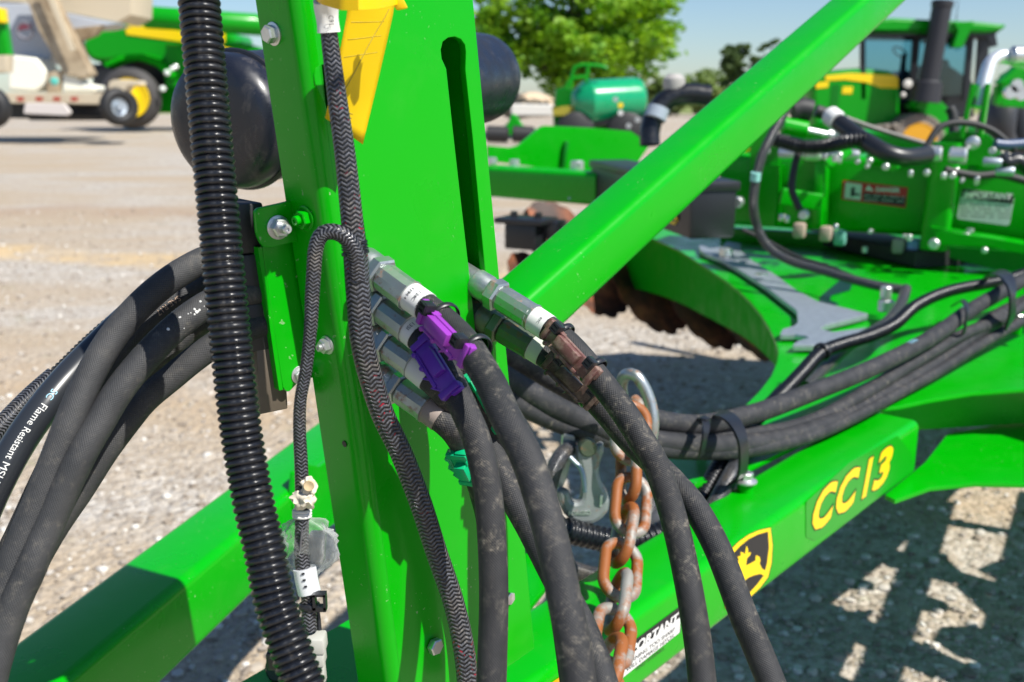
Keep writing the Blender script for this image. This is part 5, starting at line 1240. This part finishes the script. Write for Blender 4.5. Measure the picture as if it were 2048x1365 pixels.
# seeder behind with hoses and tyres at the right edge
SD_ = thing('green_seeder', 'green bolted machine frame cut off by the right edge beside the bent pipe', 'farm implement', G(2060, 8))
vplate('frame_plate', [(2003, 175), (2010, 150), (2030, 138), (2048, 118), (2120, 100), (2120, 220), (2003, 214)], 8, .10, TG, SD_, bev=.01)
vplate('frame_arm', [(2000, 166), (2040, 130), (2060, 112), (2066, 124), (2030, 158), (2012, 172)], 7.7, .12, TG, SD_, bev=.01)
for (x, y) in ((2018, 185), (2040, 188), (2030, 172)): MB().lathe(GH(x, y, 7.68), (0, -1, 0), [(.05, 0), (.05, .04)], 8).build('frame_bolt', ZINC_C, SD_)
vplate('frame_foot', [(1995, 172), (2006, 172), (2004, 210), (1992, 210)], 7.8, .08, TG, SD_, bev=.01)
for i, (x, y, r__) in enumerate(((2008, 240, .20), (2050, 262, .24), (1982, 262, .18))):
    q = GH(x, y, 8.6 + i * .3); o_ = thing('rubber_tyre', ('small black tyre left below the bolted frame', 'broad black tyre at the right edge', 'black tyre lowest left beside the green straps')[i], 'tyre', q)
    MB().torus(q, (.8, -.5, 0), r__, r__ * .45, 40, 14, flat=1.3).build('tyre', mat('tyre_rubber', (.03, .033, .042), .5), o_, smooth=180)
    MB().lathe(q, (.8, -.5, 0), [(r__ * .6, -.05), (r__ * .62, 0), (r__ * .6, .05)], 24).build('rim', mat('rim_dark', (.04, .045, .05), .5), o_)

# air cart tank
Y = 13.0
AC = thing('green_tank_cart', 'cart with a shiny teal green cylinder tank and railing in front of the big tree', 'tank cart', G(1210, Y))
TK = paint('tank_green', (.003, .30, .12), .22, .8, .05)
ta_, tb2 = GH(1168, 205, Y), GH(1284, 198, Y + .2); tax = (tb2 - ta_).normalized(); Lt = (tb2 - ta_).length; rt = .275
MB().lathe(ta_, tax, [(.10, -.16), (.17, -.11), (rt * .93, 0), (rt * 1.04, .05), (rt, .10), (rt, Lt - .12), (rt * .93, Lt - .04), (rt * .62, Lt + .01), (.02, Lt + .03)], 48).build('tank', TK, AC, smooth=40)
vplate('tank_mount', [(1108, 226), (1160, 214), (1200, 240), (1290, 236), (1300, 262), (1110, 268)], Y + .1, .5, GREEN_D, AC, bev=.01)
vplate('hopper', [(1112, 180), (1135, 172), (1150, 182), (1150, 222), (1108, 222)], Y + .3, .4, GREEN_D, AC, bev=.02)
vplate('yellow_panel', [(1104, 214), (1158, 212), (1156, 232), (1106, 232)], Y - .1, .04, mat('ochre_panel', (.30, .26, .02), .5), AC, bev=.005)
for pts in ([(1142, 176), (1150, 134), (1200, 132), (1214, 138)], [(1132, 178), (1142, 158), (1176, 154)], [(1176, 133), (1172, 165)]):
    tube('railing', [(GH(x, y, Y - .2), .022) for x, y in pts], TG, AC, n=10, step=.1)
for (x, y, m_) in ((1231, 199, ZINC_C), (1241, 211, YEL), (1241, 226, WHT), (1275, 240, ZINC_C), (1257, 252, ZINC_C)):
    MB().lathe(GH(x, y, Y - .32), (0, -1, 0), [(.032, 0), (.032, .02)], 14).build('fitting', m_, AC)
vplate('cart_frame', [(1120, 236), (1300, 232), (1300, 250), (1120, 252)], Y - .1, .25, BLK, AC, bev=.02)
for (x, y) in ((1150, 262), (1250, 262)): MB().lathe(GH(x, y, Y), (0, -1, 0), [(.20, 0), (.24, .03), (.24, .17), (.20, .2)], 28).build('wheel', BLKR, AC)
# smaller green pieces with dark rollers, right of the mast
RI = thing('roller_implement', 'low green implement with dark rollers on the gravel right of the mast', 'farm implement', G(1020, 11))
vplate('frame', [(1000, 262), (1016, 246), (1024, 228), (1034, 232), (1046, 252), (1080, 262), (1080, 272), (1000, 272)], 11, .3, TG, RI, bev=.02)
for x0, x1 in ((972, 1020), (1024, 1066)):
    MB().lathe(GH(x0, 268, 10.6), GH(x1, 270, 10.6) - GH(x0, 268, 10.6), [(.05, 0), (.085, .01), (.085, .22), (.05, .24)], 20).build('roller', BLKR, RI)

# ------------------------------------------------------------------ combine and trailer at the left
Y = 36.0
CB = thing('combine_harvester', 'green combine harvester with a yellow stripe and yellow wheel rim at upper left', 'combine', G(300, Y))
vplate('body', [(160, 92), (180, 66), (250, 46), (380, 60), (470, 66), (470, 175), (330, 175), (320, 132), (270, 116), (210, 126), (180, 122)], Y, 2.6, TG, CB, bev=.15, rc=.3)
vplate('stripe', [(250, 52), (262, 50), (372, 64), (450, 68), (450, 88), (372, 86), (252, 70)], Y - .03, .08, YEL, CB, bev=.02)
vplate('fender', [(205, 128), (240, 112), (280, 108), (320, 122), (352, 150), (345, 160), (310, 132), (275, 120), (240, 124), (212, 136)], Y - .8, .9, GREEN_M, CB, bev=.05)
mb = MB(); wc = GH(262, 196, Y - .9)
MB().torus(wc, (0, -1, 0), .74, .30, 48, 14, flat=1.2).build('tyre', mat('dusty_tyre', (.045, .042, .042), .7), CB, smooth=180)
MB().lathe(wc + Vector((.12, -.1, 0)), (0, -1, 0), [(.64, .2), (.66, .42), (.44, .34), (.18, .40), (.1, .46)], 36).build('wheel_rim', YEL, CB)
MB().lathe(GH(285, 34, Y - 1.5), GH(515, 50, Y - .5) - GH(285, 34, Y - 1.5), [(.28, 0), (.36, .1), (.36, 4.0), (.30, 4.1)], 28).build('unloading_auger', TG, CB)
vplate('side_shield', [(330, 90), (480, 84), (530, 98), (530, 130), (470, 170), (330, 176)], Y - .5, .5, TG, CB, bev=.05)
vplate('yellow_panel', [(440, 92), (468, 100), (462, 112), (440, 110)], Y - .85, .04, YEL, CB, bev=.01)
for (x, y, r__) in ((335, 146, .10), (345, 138, .08), (326, 178, .10), (352, 134, .08)):
    MB().lathe(GH(x, y, Y - 1.3), (0, -1, 0), [(r__, 0), (r__, .06), (r__ * .4, .1)], 16).build('lamp', mat('lamp_lens', (.75, .8, .75), .15), CB)
vplate('wheel_arch', [(200, 112), (352, 118), (356, 226), (200, 226)], Y + .6, .4, BLK, CB, bev=.03)
vplate('undercarriage', [(185, 128), (225, 135), (222, 200), (185, 205)], Y + .2, .8, BLK, CB, bev=.05)
vplate('lower_frame', [(305, 175), (520, 168), (520, 225), (312, 226)], Y + .2, .8, TG, CB, bev=.05)
TAN = mat('tan_paint', (.42, .33, .21), .55); t = NT(TAN); t.l(t.ramp(t.noise(t.n('NewGeometry').outputs['Position'], 1.3, 5, .7), [(.35, (.20, .14, .08)), (.65, (.46, .37, .25))]), t.b.inputs['Base Color'])
TANL = mat('light_tan_paint', (.55, .47, .34), .5); GRYW = mat('grey_sheet', (.42, .45, .50), .45); CREAM = mat('cream_panel', (.80, .79, .68), .5)
Y = 27.0
TL = thing('seed_tender_trailer', 'tan and white seed tender trailer with a slanting tan conveyor at the upper left', 'trailer', G(120, Y))
vplate('hopper', [(-60, -60), (265, -60), (262, 30), (235, 46), (100, 20), (40, 6), (-60, 0)], Y + .4, 1.6, TANL, TL, bev=.03)
vplate('side_sheet', [(-60, 4), (50, 8), (110, 22), (232, 48), (200, 56), (130, 62), (95, 128), (-60, 128)], Y + .3, 1.2, GRYW, TL, bev=.03)
vplate('support_leg', [(115, 60), (205, 50), (190, 70), (160, 82), (175, 150), (150, 152), (118, 90)], Y + .1, .3, TAN, TL, bev=.03)
vplate('conveyor', [(38, -40), (85, -40), (182, 148), (168, 158), (128, 150), (75, 60)], Y - .5, .45, TAN, TL, bev=.04)
vplate('conveyor_edge', [(78, -40), (92, -40), (150, 100), (140, 104)], Y - .78, .05, TANL, TL, bev=.01)
vplate('engine_cover', [(15, 110), (70, 116), (92, 142), (88, 172), (70, 184), (15, 180)], Y - .4, .9, CREAM, TL, bev=.06, rc=.1)
vplate('engine_cover', [(124, 134), (138, 132), (165, 168), (190, 172), (190, 184), (125, 184)], Y - .4, .7, CREAM, TL, bev=.05, rc=.05)
vplate('support_leg', [(96, 145), (122, 140), (118, 186), (92, 186)], Y - .45, .2, TAN, TL, bev=.03)
vplate('chassis_beam', [(-60, 186), (215, 186), (218, 164), (232, 160), (256, 160), (252, 196), (236, 210), (-60, 206)], Y - .6, .35, TANL, TL, bev=.02)
vplate('fender', [(218, 164), (228, 160), (278, 162), (280, 170), (256, 172), (240, 196), (216, 200)], Y - .9, .5, TANL, TL, bev=.02)
for x in (40, 78, 113, 148): vplate('red_reflector', [(x - 7, 194), (x + 7, 194), (x + 7, 203), (x - 7, 203)], Y - .80, .03, mat('dull_red', (.35, .05, .03), .5), TL, bev=.005)
vplate('side_step', [(50, 206), (128, 208), (142, 226), (135, 232), (46, 228)], Y - 1.0, .12, mat('pale_step', (.60, .55, .52), .5), TL, bev=.02, rc=.05)
MB().torus(GH(88, 60, Y - .45), (0, -1, 0), .0, .0, 8, 6) if False else None
em = MB(); em.torus(GH(50, 62, Y - .34), (0, -1, 0), .20, .045, 30, 8); em.build('round_emblem', mat('emblem_grey', (.16, .16, .19), .5), TL)
em = MB(); em.box(GH(50, 54, Y - .36), (1, 0, .2), (0, 1, 0), UP, .42, .02, .14, .01); em.build('emblem_bar', mat('emblem_maroon', (.16, .04, .06), .5), TL)
for k in range(2):
    q = GH(236 + 5 * k, 214, Y - .9 + .6 * k); MB().torus(q, (.75, -.65, 0), .34, .14, 40, 12, flat=1.2).build('tyre', BLKR, TL, smooth=180)
    MB().lathe(q, (.75, -.65, 0), [(.24, 0), (.24, .08), (.12, .04), (.1, .14)], 28).build('wheel_rim', STEEL, TL)
MB().lathe(GH(60, 232, Y), (1, 0, 0), [(.12, 0), (.12, 2.4)], 20).build('axle_tube', BLK, TL)
vplate('underbody', [(-60, 206), (235, 208), (225, 240), (-60, 236)], Y + .3, .5, BLK, TL, bev=.02)
MB().lathe(GH(110, 163, Y - .9), (0, -1, 0), [(.10, 0), (.10, .06), (.05, .08)], 18).build('gauge_cap', mat('turquoise_cap', (.1, .5, .42), .5), TL)
PE = thing('green_post', 'tall green and yellow machine post at the far left edge', 'post', G(5, 20))
vplate('post', [(-30, 20), (2, 26), (6, 60), (14, 110), (-30, 112)], 20, .3, TG, PE, bev=.03)
vplate('yellow_cap', [(-30, 14), (0, 16), (3, 44), (-30, 48)], 19.8, .3, YEL, PE, bev=.03)
vplate('tan_foot', [(-30, 112), (14, 110), (12, 145), (-30, 148)], 20, .3, TANL, PE, bev=.03)
RT = thing('rear_tyre', 'dark lugged tyre at the far left edge on the gravel', 'tyre', G(-20, 19))
MB().torus(GH(-22, 215, 19), (0, -1, 0), .28, .12, 40, 12, flat=1.4).build('tyre', BLKR, RT, smooth=180)

# ------------------------------------------------------------------ trees
def leaf_mat(name, a, b):
    m = mat(name, a, .55); t = NT(m); g = t.n('NewGeometry').outputs['Position']
    c = t.ramp(t.noise(g, 1.6, 3), [(.35, a), (.65, b)]); t.l(c, t.b.inputs['Base Color'])
    tl = t.n('BsdfTranslucent'); t.l(c, tl.inputs[0]); mx = t.n('MixShader'); mx.inputs[0].default_value = .42
    out = [n for n in t.t.nodes if n.type == 'OUTPUT_MATERIAL'][0]; t.l(t.b.outputs[0], mx.inputs[1]); t.l(tl.outputs[0], mx.inputs[2]); t.l(mx.outputs[0], out.inputs[0]); return m
BARK = mat('bark', (.09, .07, .05), .9)
def tree(label, base, H, Rr, cz, leaf, nclump, nleaf, ls, seed, name='leafy_tree', low=.3, group=None):
    rs = np.random.RandomState(seed); o = thing(name, label, 'tree', base, group)
    top = base + Vector((0, 0, cz)); mb = MB()
    tube('trunk', [(base, H * .035), (base + Vector((.05 * H * .3, 0, cz * .5)), H * .028), (top, H * .018), (top + Vector((0, 0, Rr * .6)), H * .006)], BARK, o, n=12, step=.3)
    cl = []
    while len(cl) < nclump:
        d = rs.randn(3); d /= np.linalg.norm(d); r_ = rs.rand() ** .38
        c = d * r_ * np.array([Rr, Rr * .8, (H - cz) if d[2] > 0 else (cz - low * H) * 1.0]); c = c + np.array([0, 0, cz]) 
        cl.append((c, Rr * (.10 + .13 * rs.rand())))
    lm = MB()
    for i in range(0, min(14, nclump)):
        c = Vector([float(q) for q in cl[i][0]]) + base; k = .35 + .5 * rs.rand(); s_ = base.lerp(top, k)
        tube('x', [(s_, H * .010), (s_.lerp(c, .5) + Vector((0, 0, .05 * H)), H * .006), (c, H * .002)], BARK, None, n=6, step=.4, mb=lm, build=False)
    lm.build('limbs', BARK, o)
    N = nclump * nleaf; cs = np.repeat(np.array([c[0] for c in cl]), nleaf, 0); rr = np.repeat(np.array([c[1] for c in cl]), nleaf)
    d = rs.randn(N, 3); d /= np.linalg.norm(d, axis=1)[:, None]; ctr = cs + d * (rr * rs.rand(N) ** .45)[:, None] * np.array([1.25, 1.25, .75])
    u = rs.randn(N, 3); u /= np.linalg.norm(u, axis=1)[:, None]; u[:, 2] *= .6; v = np.cross(u, rs.randn(N, 3)); v /= np.linalg.norm(v, axis=1)[:, None]
    s_ = (ls * (.6 + .8 * rs.rand(N)))[:, None]; b_ = np.array(base[:])
    co = np.stack([ctr - u * s_, ctr + v * s_ * .55, ctr + u * s_, ctr - v * s_ * .55], 1).reshape(-1, 3) + b_
    me = bpy.data.meshes.new('crown'); me.vertices.add(N * 4); me.vertices.foreach_set('co', co.ravel()); me.loops.add(N * 4); me.loops.foreach_set('vertex_index', np.arange(N * 4))
    me.polygons.add(N); me.polygons.foreach_set('loop_start', np.arange(N) * 4); me.polygons.foreach_set('loop_total', np.full(N, 4)); me.update()
    link_mesh('crown', me, leaf, o, smooth=0); return o
LF1 = leaf_mat('spring_leaves', (.09, .27, .008), (.30, .50, .012)); LF2 = leaf_mat('dark_leaves', (.07, .13, .04), (.15, .22, .07)); LF3 = leaf_mat('pale_leaves', (.16, .25, .05), (.26, .34, .10))
tree('big bright green leafy tree behind the mast and the teal tank', Vector(((1138 - 1024) / FPX * 30, 30, 0)), 6.2, 2.85, 3.1, LF1, 170, 95, .13, 5, low=.17)
tree('tall dark green tree far off right of the big tree', Vector(((1465 - 1024) / FPX * 70, 70, 0)), 4.9, 1.3, 3.0, LF2, 60, 90, .2, 8, low=.1)
tree('narrow dark green tree just left of the diagonal tube', Vector(((1515 - 1024) / FPX * 74, 74, 0)), 5.4, 1.0, 3.2, LF2, 50, 90, .2, 9, low=.1)
for i, (x, Y_, h, r_) in enumerate(((1385, 60, 2.5, 1.3), (1330, 62, 2.3, 1.3), (1295, 58, 2.4, 1.2), (1570, 80, 4.5, 2.5), (1420, 85, 3.4, 2.6))):
    tree(('low round pale bush at the horizon left of the diagonal tube', 'pale bush at the horizon right of the teal tank', 'pale bush touching the right end of the teal tank', 'broad dark tree far behind the diagonal tube', 'wide low pale tree at the horizon under the dark trees')[i], Vector(((x - 1024) / FPX * Y_, Y_, 0)), h, r_, h * .5, LF2 if i == 3 else LF3, 40, 70, .16, 20 + i, name='bush' if i < 3 else 'leafy_tree', low=.02)
# low sheds at the horizon right of the mast
for i, (x0, x1, y0, y1, Y_, c) in enumerate(((1010, 1100, 190, 214, 34, (.52, .40, .28)), (1022, 1108, 208, 232, 26, (.62, .60, .55)))):
    o_ = thing('gravel_heap' if i == 0 else 'concrete_barrier', ('tan dirt heap under the big tree', 'pale concrete barrier right of the mast')[i], ('heap', 'barrier')[i], G(1055, Y_))
    if i == 0: lump('heap', GH(1052, 212, Y_), (1.1, .8, .42), mat('tan_dirt', c, .95), o_, 3, 3, .3, 1.5)
    else: vplate('barrier', [(x0, y0), (x1, y0 + 2), (x1, y1), (x0, y1)], Y_, .3, mat('pale_concrete', c, .8), o_, bev=.03, rc=.05)

loom('black hose dropping behind the left crossbar plate', [(x, y, 3.0) for x, y in [(1600, 300), (1590, 330), (1584, 380), (1600, 420)]], 0.011, BLKR)
loom('thin black hose curving over the right gusset plate', [(x, y, 3.0) for x, y in [(1850, 300), (1880, 255), (1930, 246), (1985, 262), (2030, 300)]], 0.01, BLKR)
loom('pair of black hoses crossing above the right notice label', [(x, y, 3.0) for x, y in [(1890, 340), (1950, 352), (2000, 350), (2060, 365)]], 0.012, BLKR)
